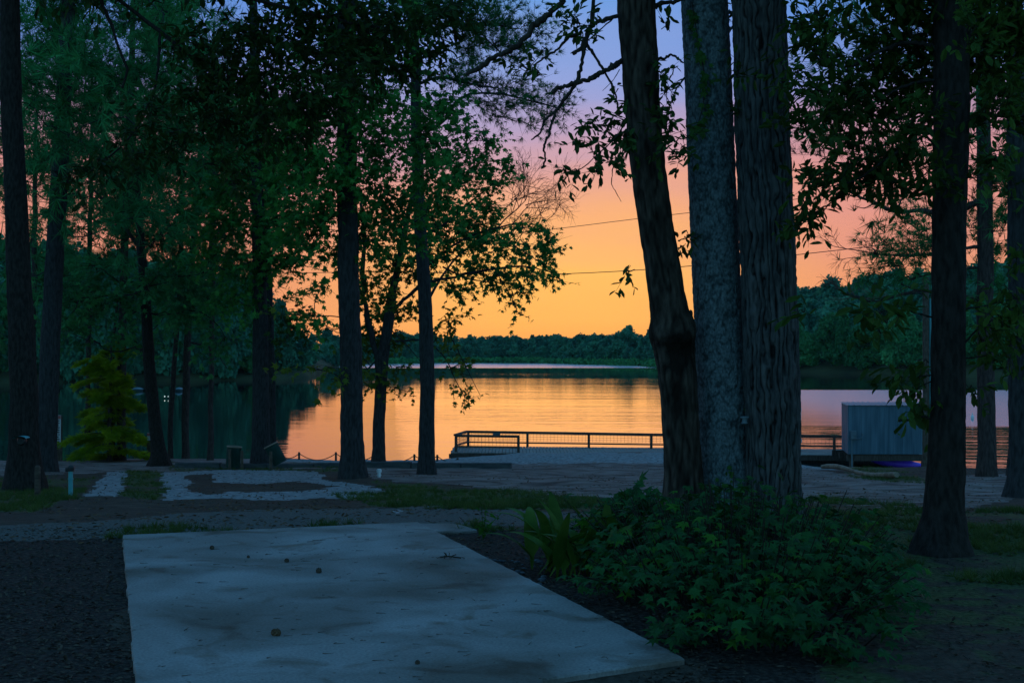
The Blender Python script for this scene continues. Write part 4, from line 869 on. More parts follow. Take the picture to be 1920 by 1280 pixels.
wood('woods', 'dark green wood on the low far shore and the hills round the lake',
    [(-.135, .12, 5, 4, 6, .5, .15), (-.135, .125, 16, 6, 7.6, .5, .14), (-.135, .13, 34, 6.5, 8, .5, .14), (.03, .14, 22, 7, 9, .5, .13), (.05, .14, 50, 7, 9, .5, .13), (-.14, .1, 90, 6.3, 7.6, .5, .14),
     (.11, .44, 8, 6, 8.5, .55, .15), (.11, .44, 22, 6.5, 9, .5, .15), (.12, .44, 40, 7, 9.5, .5, .15), (.13, .44, 62, 7, 9.5, .5, .15), (.13, .44, 86, 7, 9.5, .5, .15), (.14, .44, 112, 7, 10, .5, .15), (.14, .44, 135, 7.5, 10, .45, .15),
     (-.46, -.17, 9, 10, 14, .45, .13), (-.46, -.175, 24, 12, 16, .45, .13), (-.46, -.18, 45, 13, 17, .45, .13), (-.17, -.15, 10, 6, 8, .5, .13), (-.15, -.13, 40, 5, 7, .5, .13)])
mr = MB()
for i in range(420):
    t = rng.uniform(-.1, .115); Y = float(far_shore(t)) - rng.uniform(-2, 3); c = np.array([t * Y, Y, WATER_Z + rng.uniform(0, 1.0)]); n = 8
    P = c + rng.normal(size=(n, 3)) * [1.2, .5, .35]; put(mr, P, unit(rng.normal(size=(n, 3)) + [0, 0, .6]), rng.normal(size=(n, 3)), 1.1, 'clump')
tag(mr.build('marsh_reeds', M['leaf_far_light']), 'pale green low reeds along the foot of the far wood', 'reeds', kind='stuff')

# ------------------------------------------------------------------ dock, shed and lakeside things
def dock():
    zt = -2.57
    def back(px): return 57.6 - (px - 878) * .0043
    def front(px): return 54.2 - (px - 850) * .0022
    e = thing('dock', (W(1200, 845, 55)[0], 55.5, zt), 'weathered plank dock with a low mesh railing facing the orange lake', 'dock')
    xa, xb = (850 - 960) / F * 54, (1600 - 960) / F * 55
    dk = MB(); x = xa - .05; k = 0
    while x < xb + 2.5:
        f = (x - xa) / (xb - xa); y0 = 54.0 - 1.3 * f; y1 = 57.75 - 2.0 * f; w = .14
        z = zt - .016 + rng.normal() * .002
        dk.box([x, (y0 + y1) / 2, z], [w / 2 - .007, (y1 - y0) / 2 + rng.uniform(-.02, .02), .016], bev=.003); x += w
    dk.build('deck', M['wood_grey'], e)
    bm_ = MB(); 
    for y in (.15, 1.9, 3.45):
        bm_.box([(xa + xb) / 2 + 1, 54.05 + y - 1.0, zt - .13], [(xb - xa) / 2 + 1.2, .03, .09], rot=np.array([[math.cos(-.075 - .0), -math.sin(-.075), 0], [math.sin(-.075), math.cos(-.075), 0], [0, 0, 1]]))
    bm_.build('beam', M['rail_wood'], e)
    def post(px, d, top, wpx=4.6, lo=0):
        m = MB(); w = wpx / 2 / F * d; x = (px - 960) / F * d; zt_ = CAMZ + (HY - top) / F * d
        m.box([x, d, (zt_ + zt - .35 - lo) / 2], [w, w, (zt_ - zt + .35 + lo) / 2], bev=.006); m.build('post', M['rail_wood'], e)
    bp = [(878, 809.5), (989, 810), (1104, 812), (1221, 814), (1330, 815.5), (1440, 816.5), (1564, 818), (1640, 819)]
    for px, top in bp: post(px, back(px), top)
    for px, top in ((855, 818), (972, 818)): post(px, front(px) + .12, top, 5.2, .35)
    def rail(p0, p1, t=.035, w=.07, name='rail'):
        m = MB(); A = W(*p0); B = W(*p1); D = unit(B - A); U = np.array([0, 0, 1.]); S = unit(np.cross(D, U)); U = np.cross(S, D)
        m.box((A + B) / 2, [np.linalg.norm(B - A) / 2, w, t], rot=np.stack([D, S, U], 1), bev=.005); return m.build(name, M['rail_wood'], e)
    b = [(px, t, back(px)) for px, t in bp]
    rail((876, 809, back(878)), (1225, 814.5, back(1221)), .055, .06); rail((1225.4, 814.5, back(1221)), (1645, 819.2, back(1640)), .055, .06)
    rail((878, 828.5, back(878)), (1221, 833, back(1221)), .030, .03); rail((1221.6, 833, back(1221)), (1640, 837, back(1640)), .030, .03)
    rail((853, 816.5, front(855) + .12), (974, 818, front(972) + .12), .05, .07); rail((857, 836.5, front(855) + .12), (970, 838, front(972) + .12), .032, .03)
    rail((853.5, 815.2, front(855) + .2), (877, 808.2, back(878) - .08), .04, .07); rail((856, 834, front(855) + .2), (879, 827.5, back(878) - .08), .03, .03)
    wm = MB()
    def mesh_panel(p0, p1, z0, z1):
        A = np.array([(p0[0] - 960) / F * p0[1], p0[1], 0]); B = np.array([(p1[0] - 960) / F * p1[1], p1[1], 0]); L = np.linalg.norm(B - A); n = int(L / .15)
        for k in range(n + 1):
            q = A + (B - A) * k / n; wm.cyl(q + [0, 0, z0], q + [0, 0, z1], .005, seg=4)
        for k in range(5): z = z0 + (z1 - z0) * k / 4; wm.cyl(A + [0, 0, z], B + [0, 0, z], .005, seg=4)
    mesh_panel((878, back(878)), (1640, back(1640)), zt + .24, zt + .62); mesh_panel((855, front(855) + .12), (972, front(972) + .12), zt + .16, zt + .62); mesh_panel((856, front(855) + .2), (878, back(878) - .05), zt + .16, zt + .6)
    tag(wm.build('wire_mesh', M['wire'], e))
    s = MB(); c = W(931, 813.5, back(931) - .1); s.box(c, [.16, .008, .07], bev=.003); s.build('notice_plate', M['boat'], e)
dock()

def shed():
    d = 50.; x0, x1 = (1590 - 960) / F * d, (1738 - 960) / F * d; zt = CAMZ + (HY - 760) / F * d; zb = CAMZ + (HY - 851) / F * d; dp = 2.4
    e = thing('utility_shed', ((x0 + x1) / 2, d + dp / 2, zb), 'blue grey corrugated metal shed on timber joists beside the dock', 'shed')
    def corr(A, B, z0, z1, pitch=.17, amp=.012, slope=0):
        L = np.linalg.norm(B - A); n = int(L / pitch * 8); u = np.linspace(0, 1, n + 1); D = (B - A) / L; Nn = np.array([D[1], -D[0], 0]); ph = (u * L / pitch) % 1
        off = np.where(ph < .2, amp, np.where(ph < .3, amp * (1 - (ph - .2) / .1), np.where(ph > .9, amp * (ph - .9) / .1, 0)))
        P = A + (B - A) * u[:, None] + Nn * off[:, None]; V = np.stack([np.concatenate([P[:, :2], np.full((n + 1, 1), z)], 1) for z in (z0, z1)], 0); return V
    m = MB(); a = np.array
    m.grid(corr(a([x0, d, 0.]), a([x1, d, 0.]), zb, zt)); m.grid(corr(a([x1, d, 0.]), a([x1, d + dp, 0.]), zb, zt)); m.grid(corr(a([x1, d + dp, 0.]), a([x0 + .36, d + dp, 0.]), zb, zt)); m.grid(corr(a([x0 + .36, d + dp, 0.]), a([x0, d, 0.]), zb, zt))
    m.box([(x0 + x1) / 2 + .2, d + dp / 2, (zt + zb) / 2], [(x1 - x0) / 2 - .24, dp / 2 - .04, (zt - zb) / 2 - .01]); m.build('wall', M['galv'], e)
    r = MB(); n = int((x1 - x0 + .4) / .2 * 8); xs = np.linspace(x0 - .07, x1 + .06, n + 1); ph = ((xs - x0) / .2) % 1; zo = np.where(ph < .22, .022, 0)
    r.grid(np.stack([np.stack([xs + sh, np.full(n + 1, y), zt + z + zo], 1) for y, z, sh in ((d - .06, .01, 0), (d + dp + .1, .03, .38))], 0)); r.box([(x0 + x1) / 2 + .2, d + dp / 2, zt - .012], [(x1 - x0) / 2 - .2, dp / 2 + .03, .012]); r.build('roof', M['galv_plain'], e)
    for k, y in enumerate((d + .08, d + dp * .5, d + dp - .1)):
        j = MB(); j.box([(x0 + x1) / 2, y, zb - .14], [(x1 - x0) / 2 + .05, .04, .12], bev=.006); j.build('joist', M['rail_wood'], e)
    for (px, dd) in ((1596, .1), (1660, 1.9), (1731, .1), (1731, 2.2), (1596, 2.2)):
        x = (px - 960) / F * (d + dd); zb2 = gz(x, d + dd); p = MB(); p.box([x, d + dd, (zb - .26 + zb2 - .3) / 2], [.07, .07, (zb - .26 - zb2 + .3) / 2], bev=.006); p.build('post', M['wood_post'], e)
    b = MB(); c = W(1600, 815, d - .09); b.box(c, [.10, .06, .16], bev=.012); b.box(c + [.06, -.07, -.02], [.035, .02, .04], bev=.008); b.build('meter_box', M['galv_plain'], e)
    p = MB(); q = W(1597, 818, d - .07); p.cyl(q, [q[0], q[1], gz(q[0], q[1]) - .1], .028); 
    s = spline(np.array([W(1603, 822, d - .07), W(1611, 822, d - .07), W(1616, 819, d - .07), W(1617, 812, d - .07)]), 12); p.tube(s, .026, 8); p.build('pipe', M['galv_plain'], e, smooth=True)
shed()
def kayak():
    d = 51.0; c = W(1676, 868, d); n = 16; t = np.linspace(-1, 1, n); e = thing('kayak', (c[0], d, WATER_Z), 'bright purple kayak under the shed at the water edge', 'kayak')
    rings = []
    for x in t:
        w = .30 * max(0, 1 - abs(x) ** 2.4) ** .6 + .01; h = .17 * max(.04, 1 - abs(x) ** 4); a = np.linspace(0, 2 * math.pi, 14, endpoint=False); sh = .10 * x * x
        rings.append(np.stack([np.full(14, x * 1.15), np.cos(a) * w, np.sin(a) * h + sh], 1))
    V = np.array(rings); rot = np.array([[math.cos(.15), 0, math.sin(.15)], [0, 1, 0], [-math.sin(.15), 0, math.cos(.15)]]); V = V @ rot.T + c
    mb = MB(); i = np.arange(n - 1)[:, None] * 14; j = np.arange(14)[None]; k = (j + 1) % 14; mb.add(V.reshape(-1, 3), np.stack([i + j, i + k, i + 14 + k, i + 14 + j], -1).reshape(-1, 4)); mb.build('hull', M['purple'], e, smooth=True)
    s = MB(); s.tube([c + np.array([x, math.sin(a) * 0, .17]) + np.array([0, 0, 0]) for x, a in ((-.3, 0), (0, 0), (.3, 0))], [.02, .1, .02], 8); s.build('seat', M['black_cap'], e, smooth=True)
kayak()

def rope_fence():
    e = thing('rope_fence', G(630, 868), 'low post and rope fence along the lake bank between the trunks', 'fence'); pts = []
    for px, top, bot in ((530, 853, 872), (561, 847, 868), (630, 847, 868), (703, 850, 869), (777, 851, 869), (820, 852, 866), (858, 858, 862)):
        d = 51.2 - (px - 530) * .001; x = (px - 960) / F * d; z = CAMZ + (HY - top) / F * d; zb = min(gz(x, d), z - .1) - .1
        m = MB(); m.tube([[x, d, zb], [x, d, z - .01], [x, d, z]], [.045, .042, .032], 10); m.build('post', M['wood_dark'], e, smooth=True); pts.append(np.array([x, d - .0, z - .05]))
    r = MB()
    for A, B in zip(pts[:-1], pts[1:]):
        t = np.linspace(0, 1, 20)[:, None]; L = np.linalg.norm(B - A); r.tube(A + (B - A) * t - np.array([0, 0, .18]) * L * 4 * t * (1 - t), .016, 6)
    r.build('rope', M['rope'], e, smooth=True)
rope_fence()
def kerb():
    A = G(330, 876); B = G(960, 877); n = 7; 
    for i in range(n):
        a = A + (B - A) * (i + .01) / n; b = A + (B - A) * (i + .99) / n; c = (a + b) / 2; c[2] = gz(c[0], c[1]) + .05; D = unit(b - a); S = unit(np.cross(D, [0, 0, 1.])); m = MB()
        m.box(c, [np.linalg.norm(b - a) / 2, .10, .11], rot=np.stack([D, S, np.cross(S, D)], 1), bev=.015); o = m.build('edging_timber', M['kerb_timber'], origin=c)
        tag(o, 'dark railway tie laid along the grass edge before the lake bank', 'timber', 'edging timbers along the bank')
kerb()
def barrel(px, py, tilt, label, base, posts):
    g = G(*base); d = g[1]; c = W(px, py, d); e = thing('trash_barrel', (c[0], c[1], g[2]), label, 'barrel', 'green barrels slung by the bank'); R = 13.2 / F * d; H = 19 / F * d
    ax = np.array([math.sin(tilt), 0, math.cos(tilt)]); t = np.linspace(-1, 1, 33); r = R * (1 + .02 * np.exp(-((t - .33) / .05) ** 2) + .02 * np.exp(-((t + .33) / .05) ** 2)); P = c + ax * (t * H)[:, None]
    mb = MB(); mb.tube(P, r, 32, caps=False); mb.tube(P[::-1], r[::-1] - .012, 32, caps=False); mb.tube([P[0] - ax * .004, P[0] + ax * .01], [R * .99] * 2, 32); mb.build('body', M['barrel'], e, smooth=True)
    rm = MB(); a = np.linspace(0, 2 * math.pi, 41); u = np.cross(ax, [0, 1., 0]); v = np.array([0, 1., 0]); ring = c + ax * H + R * 1.01 * (np.cos(a)[:, None] * u + np.sin(a)[:, None] * v); rm.tube(ring, .018, 6, caps=False); rm.build('rim', M['barrel_rim'], e, smooth=True)
    for (qx, top) in posts:
        x = (qx - 960) / F * (d - .35); z = CAMZ + (HY - top) / F * (d - .35); p = MB(); p.tube([[x, d - .35, gz(x, d - .35) - .15], [x, d - .35, z]], [.045, .04], 10); p.build('post', M['wood_post'], e)
barrel(438, 856, .09, 'green metal barrel held nearly upright between posts, left of the trunk', (438, 879), [(431, 842), (454, 844)])
barrel(517, 851, -.48, 'green metal barrel tilted steeply against the right of the trunk', (515, 879), [(508, 846)])

def signs():
    d = 50.; c = W(109, 808, d); e = thing('sign', (c[0], d, gz(c[0], d)), 'tall narrow white sign with a red top beside the second trunk', 'sign'); hw, hh = 5.6 / F * d, 30 / F * d
    p = MB(); zb = gz(c[0], d); p.box([c[0] + .01, d + .07, (zb - .2 + c[2] + hh) / 2], [.12, .05, (c[2] + hh - zb + .2) / 2 - .03], bev=.01); p.build('post', M['wood_post'], e)
    b = MB(); b.box(c, [hw, .012, hh], bev=.004); b.box(c + [0, -.016, hh * .87], [hw * .96, .003, hh * .11], 1); b.build('board', [M['sign_white'], M['sign_red']], e)
    t = MB()
    for k in range(11):
        z = c[2] + hh * (.66 - k * .145)
        for j in range(3):
            if (k * 7 + j * 3) % 5: t.box([c[0] - hw * .45 + j * hw * .42, d - .0155, z], [hw * .17, .002, hh * .035])
            t.box([c[0] - hw * .6 + j * hw * .42, d - .0155, z - hh * .03], [hw * .05, .002, hh * .05])
    t.build('lettering', M['ink'], e)
    c = W(281, 818, 50.6); d = 50.6; e = thing('sign', (c[0], d, gz(c[0], d)), 'small white notice with a red header on a brown post by a flared trunk', 'sign'); hw, hh = 4.8 / F * d, 7.2 / F * d
    p = MB(); zb = gz(c[0], d); p.box([c[0], d + .07, (zb - .2 + c[2] + hh) / 2], [.11, .05, (c[2] + hh - zb + .2) / 2 - .01], bev=.01); p.build('post', M['wood_post'], e)
    b = MB(); b.box(c, [hw, .012, hh], bev=.003); b.box(c + [0, -.016, hh * .55], [hw * .95, .003, hh * .38], 1); b.build('board', [M['sign_white'], M['sign_red']], e)
signs()
def small_things():
    g = G(133, 929); d = g[1]; e = thing('standpipe', g, 'teal water standpipe with a black cap on the left grass', 'standpipe'); s = d / F
    m = MB(); top = g[2] + 52 * s; m.tube([g - [0, 0, .1], [g[0], g[1], top]], 4.2 * s, 16); m.tube([[g[0], g[1], g[2] + 30 * s], [g[0], g[1], g[2] + 33 * s]], 5 * s, 16); m.build('pipe', M['teal_pipe'], e, smooth=True)
    m = MB(); m.tube([[g[0], g[1], top - 6 * s], [g[0], g[1], top + 1 * s], [g[0], g[1], top + 4 * s], [g[0], g[1], top + 5.5 * s]], [6.5 * s, 6.8 * s, 5.4 * s, 2 * s], 16); m.box([g[0] - 6.5 * s, g[1] - .01, top - 3 * s], [3 * s, 3 * s, 4 * s], bev=.01); m.build('cap', M['black_cap'], e)
    g = G(71, 931); m = MB(); d = g[1]; s = d / F; m.box(g + [0, 0, 27 * s], [4.6 * s, 4.6 * s, 30 * s], bev=.012); m.box(g + [0, 0, 57.5 * s], [3.6 * s, 3.6 * s, 1.2 * s], bev=.008)
    tag(m.build('wooden_post', M['wood_dark'], origin=g), 'short square wooden post at the foot of the leftmost trunk', 'post')
    # hooded fixture on the leftmost trunk
    c = W(41, 826, DL - .62); s = DL / F; e = thing('wall_lamp', c, 'small dark hooded lamp fixed to the leftmost trunk', 'lamp')
    m = MB(); m.tube([c + [0, .1, 0], c + [0, 0, 0], c + [0, -.04, 0]], [6 * s, 8.5 * s, 6 * s], 20); m.build('housing', M['black_cap'], e, smooth=True)
    m = MB(); a = np.linspace(0.1, math.pi - .1, 16); V = np.stack([np.stack([c[0] + np.cos(a) * r, np.full(16, y), c[2] + 5 * s + np.sin(a) * r * .35], 1) for r, y in ((12 * s, c[1] - .12), (10 * s, c[1] + .12))], 0); m.grid(V); m.grid(V[:, ::-1] - [0, 0, .004]); m.build('hood', M['teal_pipe'], e, smooth=True)
    # white spigot stub near the centre trunk
    g = G(711, 894); s = g[1] / F; e = thing('spigot', g, 'small white capped pipe stub in the grass beside the straight trunks', 'pipe')
    m = MB(); m.tube([g - [0, 0, .05], g + [0, 0, 12 * s]], 3 * s, 12); m.build('pipe', M['white'], e, smooth=True)
    m = MB(); m.tube([g + [0, 0, 9 * s], g + [0, 0, 14 * s], g + [0, 0, 15.5 * s]], [4.6 * s, 4.6 * s, 2.5 * s], 12); m.tube([g + [0, 0, 3 * s], g + [0, 0, 5 * s]], 4.2 * s, 12); m.build('cap', M['white'], e)
    # white spool insulator on the middle trunk
    c = W(1396, 787, 11.83); s = 11.8 / F; e = thing('insulator', c, 'white spool insulator screwed to the middle big trunk', 'insulator')
    z = np.array([-7, -6.5, -4.5, -4, 3, 4, 6.4, 7]) * s; r = np.array([5.5, 6.5, 6.5, 5, 5, 8, 8, 7]) * s; m = MB(); m.tube([c + [0, 0, q] for q in z], r, 20); m.build('spool', M['galv_plain'], e)
    m = MB(); m.tube([c + [0, .16, 0], c + [0, 0, 0]], 1.6 * s, 8); m.tube([c + [0, .14, -16 * s], c + [0, .0, -10 * s], c + [0, 0, 2 * s]], 1.2 * s, 6); m.build('bracket', M['black_cap'], e)
    # white slender post and lantern at the dock end
    d = 55.; e = thing('dock_pump_post', W(1499, 850, d), 'white plastic post standing on the dock right of the big trunks', 'post'); m = MB()
    A = W(1499, 852, d); m.tube([A, W(1499, 830, d)], .06, 12); m.tube([W(1499, 829, d), W(1499, 822, d)], .10, 12); m.tube([W(1499, 821, d), W(1499, 772, d), W(1499, 768, d)], [.07, .07, .09], 12); m.build('pipe', M['white'], e)
    m = MB(); m.tube([W(1499, 767.5, d), W(1499, 764, d), W(1498, 760, d)], [.09, .07, .01], 12); m.build('cap', M['white'], e)
    # utility pole and conduit
    g = G(1737, 884); d = 47.; x = (1736 - 960) / F * d; zt = CAMZ + (HY - 520) / F * d; e = thing('utility_pole', (x, d, gz(x, d)), 'cut off wooden utility pole beside the dark oak by the shed', 'pole')
    m = MB(); m.tube([[x, d, gz(x, d) - .3], [x, d, zt]], [.13, .105], 16); m.build('pole', M['wood_post'], e, smooth=True)
    m = MB(); x2 = (1744 - 960) / F * d; m.tube([[x2, d - .03, gz(x, d)], [x2, d - .03, CAMZ + (HY - 560) / F * d]], .045, 8); m.build('conduit', M['teal_pipe'], e, smooth=True)
    # fallen log
    A = G(1542, 880) + [0, 0, .08]; B = G(1681, 899) + [0, 0, .08]; m = MB(); n = 30; t = np.linspace(0, 1, n)[:, None]; P = A + (B - A) * t + np.array([0, 0, 1]) * .05 * np.sin(t * 7)
    m.tube(P, .058 + .012 * np.sin(np.linspace(0, 9, n)), 14, disp=lambda a, z, r: .012 * (vn(a * 3, np.arange(n)[:, None] * .9 + a * 0) - .5)); tag(m.build('log', M['log'], origin=A, smooth=True), 'pale fallen log lying in front of the metal shed', 'log')
    # buoy on the right, marker lights on the left
    c = W(1823, 783, 4.5 * F / (786 - HY)); c[2] = WATER_Z; s = c[1] / F; e = thing('buoy', c, 'small white buoy floating right of the dark oak', 'buoy')
    m = MB(); m.tube([c + [0, 0, -.1], c + [0, 0, .1 * 1], c + [0, 0, 6 * s], c + [0, 0, 8.5 * s]], [2 * s, 3 * s, 3 * s, 1.2 * s], 14); m.build('body', M['white'], e, smooth=True)
    m = MB(); m.tube([c + [0, 0, 8 * s], c + [0, 0, 12 * s]], .9 * s, 8); m.build('mast', M['white'], e)
    for px, r, lab in ((241, 1.5, 'lone tiny marker light left of the flared trunk'), (309, 1.8, 'tiny marker light, left one of the close pair over the green water'), (315.5, 1.3, 'tiny marker light, right one of the close pair over the green water')):
        d = 4.5 * F / (747 - HY); c = W(px, 743, d); s = d / F; e = thing('marker_light', (c[0], d, WATER_Z), lab, 'light', 'marker lights on the cove')
        m = MB(); m.tube([[c[0], d, WATER_Z - .2], c - [0, 0, r * s]], .03, 6); m.build('post', M['wood_dark'], e)
        m = MB(); a = np.linspace(-1.4, 1.4, 7); r *= .6; m.tube([c + [0, 0, math.sin(q) * r * s] for q in a], np.cos(a) * r * s, 10); m.build('lamp', M['lamp_light'], e, smooth=True)
    for px, py, w, lab in ((258, 729.5, 20, 'pale covered boat moored on the far bank behind the cypress'), (336, 729, 14, 'pale covered boat moored on the far bank behind the slim pair')):
        d = 4.5 * F / (733 - HY); c = W(px, py, d); s = d / F; e = thing('boat', (c[0], d, WATER_Z), lab, 'boat', 'boats moored on the far bank'); hw = w / 2 * s
        t = np.linspace(-1, 1, 11); m = MB(); V = np.array([[[c[0] + q * hw, d + y * (1 - .8 * max(0, q) ** 3) * .8, WATER_Z + z] for (y, z) in ((-1, .22), (-.8, 0), (.8, 0), (1, .22))] for q in t]); m.grid(V); m.build('hull', M['boat'], e, smooth=True)
        m = MB(); a = np.linspace(0, math.pi, 9); V = np.array([[[c[0] + q * hw * .9, d - math.cos(b) * .8, WATER_Z + .22 + math.sin(b) * .2 * (1 - q * q)] for b in a] for q in t]); m.grid(V); m.build('cover', M['boat'], e, smooth=True)
small_things()

def wires():
    for pts, lab in (([(-300, 545, 60), (300, 518, 54), (700, 510, 50), (1065, 513, 47), (1290, 499, 45), (1490, 478, 44), (1650, 460, 43), (1900, 430, 41), (2300, 372, 38)], 'lower overhead cable crossing the whole view above the lake'),
                     ([(-300, 470, 70), (300, 478, 64), (700, 462, 60), (1050, 428, 57), (1195, 410, 56), (1290, 399, 55), (1700, 345, 52), (2300, 255, 48)], 'upper overhead cable seen against the orange glow beside the leaning trunk')):
        P = np.array([W(*p) for p in pts]); S = spline(P, 60); m = MB(); m.tube(S, .013, 5)
        i = np.argmin(abs(S[:, 0] / S[:, 1] - (1160 - 960) / F)); 
        tag(m.build('overhead_cable', M['cable'], origin=S[0]), lab, 'cable')
wires()

# ------------------------------------------------------------------ bush, strap leaves, ivy, seedling
def bush():
    g = np.array([1.45, 8.6, 0.]); e = thing('gum_bush', g, 'low sprawling bush of star shaped leaves round the three big trunks', 'bush')
    st = MB(); cr = MB(); n = 640
    cen = np.array([1.46, 8.75]); 
    for k in range(n):
        a = rng.uniform(0, 6.283); rr = math.sqrt(rng.random()); wob = .72 + .62 * float(vn(a * 2.2 + 1, 3.3)); x = cen[0] + math.cos(a) * rr * 1.18 * wob; y = cen[1] + math.sin(a) * rr * wob * (2.55 if math.sin(a) < 0 else 3.2)
        if y < 6.45 + .25 * rng.random() + max(0, 1.1 - x) * 1.1: continue
        # keep off the slab on the left
        lim = np.interp(y, [6.2, 6.8, 9, 12], [1.08, .80, .16, -.35]) + .0
        if x < lim or x / y > .285 + .03 * rng.random() - max(0, y - 9.5) * .02: continue
        q = 1 - rr ** 2.2; h = (.08 + .44 * q) * (.45 + 1.15 * float(fbm(x * 1.8, y * 1.6))) + rng.uniform(-.04, .12)
        if rng.random() < .04: h += .13
        # stem root nearer the middle, leans outward
        root = np.array([cen[0] + (x - cen[0]) * .72, cen[1] + (y - cen[1]) * .78, 0.0]); tip = np.array([x, y, h]); P = spline(np.array([root, root * .5 + tip * .5 + [0, 0, .06], tip]), 6); st.tube(P, np.linspace(.006, .003, 6), 4)
        m = rng.integers(6, 11); t = rng.uniform(.45, 1.02, m); Q = root + (tip - root) * t[:, None] + rng.normal(size=(m, 3)) * [.07, .07, .03]; Q[:, 2] = np.maximum(Q[:, 2], .05)
        out = unit(np.array([x - cen[0], y - cen[1], 0.]) + 1e-3); D = unit(rng.normal(size=(m, 3)) * [1, 1, .25] + out * .5 - [0, 0, .35]); Nn = unit(np.array([0, -.25, 1.]) + out * .3 + rng.normal(size=(m, 3)) * .3)
        put(cr, Q, D, Nn, .088 * (.4 + 1.0 * rng.random(m)), 'star', 1 if rng.random() < .10 else 0)
    st.build('stem', M['twig'], e, smooth=True); cr.build('foliage', [M['leaf_bush'], M['leaf_bush_light']], e)
    # the tall shoot left of the trunks
    g = np.array([*W(1205, 1010, 10.6)]); g[2] = 0; e = thing('gum_sapling', g, 'taller leafy shoot left of the leaning trunk, above the strap leaves', 'sapling'); st = MB(); cr = MB()
    for k in range(80):
        px = rng.uniform(1155, 1260); top = 902 + abs(px - 1195) * .9 + rng.uniform(0, 55); d = rng.uniform(10.2, 11); tip = W(px, top, d); root = g + rng.normal(size=3) * [.12, .1, 0]; P = spline(np.array([root, root * .4 + tip * .6, tip]), 6); st.tube(P, np.linspace(.007, .003, 6), 4)
        m = 12; t = rng.uniform(.3, 1.02, m); Q = root + (tip - root) * t[:, None] + rng.normal(size=(m, 3)) * .05; D = unit(rng.normal(size=(m, 3)) - [0, 0, .3]); put(cr, Q, D, unit(np.array([0, -.5, 1.]) + rng.normal(size=(m, 3)) * .4), .125 * (.5 + .7 * rng.random(m)), 'star')
    st.build('stem', M['twig'], e, smooth=True); cr.build('foliage', M['leaf_bush'], e)
bush()
def strap(mb, base, az, L, w, lean, fold=.25, tip_droop=.5):
    n = 12; t = np.linspace(0, 1, n); d = np.array([math.cos(az), math.sin(az), 0]); s = np.array([-d[1], d[0], 0]); th = math.pi / 2 - lean - tip_droop * t ** 2 * 1.2
    P = [np.array(base, float)]
    for i in range(1, n): P.append(P[-1] + (d * math.cos(th[i]) + np.array([0, 0, 1]) * math.sin(th[i])) * L / (n - 1))
    P = np.array(P); ww = w * np.sin(np.pi * np.clip(t * .93 + .04, 0, 1)) ** .75 * (1 - .25 * t) ; ww[:3] = np.maximum(ww[:3] * .4, w * .1)
    up = np.cross(np.gradient(P, axis=0), s); up = unit(up) * np.sign(up[:, 2:3] + 1e-6)
    V = np.stack([P + s * (-ww)[:, None] + up * (fold * ww)[:, None], P, P + s * ww[:, None] + up * (fold * ww)[:, None]], 1); mb.grid(V)
def straps():
    for (px, d, nl, seed, lab) in ((1022, 9.7, 11, 1, 'left clump of broad strap leaves at the slab edge'), (1072, 9.3, 11, 2, 'middle clump of broad strap leaves, nearest the slab'), (1128, 9.6, 12, 5, 'right clump of broad strap leaves touching the bush')):
        r = np.random.default_rng(seed); g = W(px, 1060, d); g[2] = 0; e = thing('cast_iron_plant', g, lab, 'plant')
        for k in range(nl):
            m = MB(); az = r.uniform(0, 6.283); b = g + np.array([r.normal() * .10, r.normal() * .12, 0]); strap(m, b, az, r.uniform(.44, .68), r.uniform(.045, .068), r.uniform(.05, .85), .22, r.uniform(.15, 1.2)); o = m.build('leaf', M['leaf_strap'], e, smooth=True)
    # the tall leaf that leans left of the clump and one right
    for (px, d, az, L, lean) in ((1015, 9.5, 3.0, .54, .42), (1075, 9.7, .2, .52, .5)):
        pass
straps()
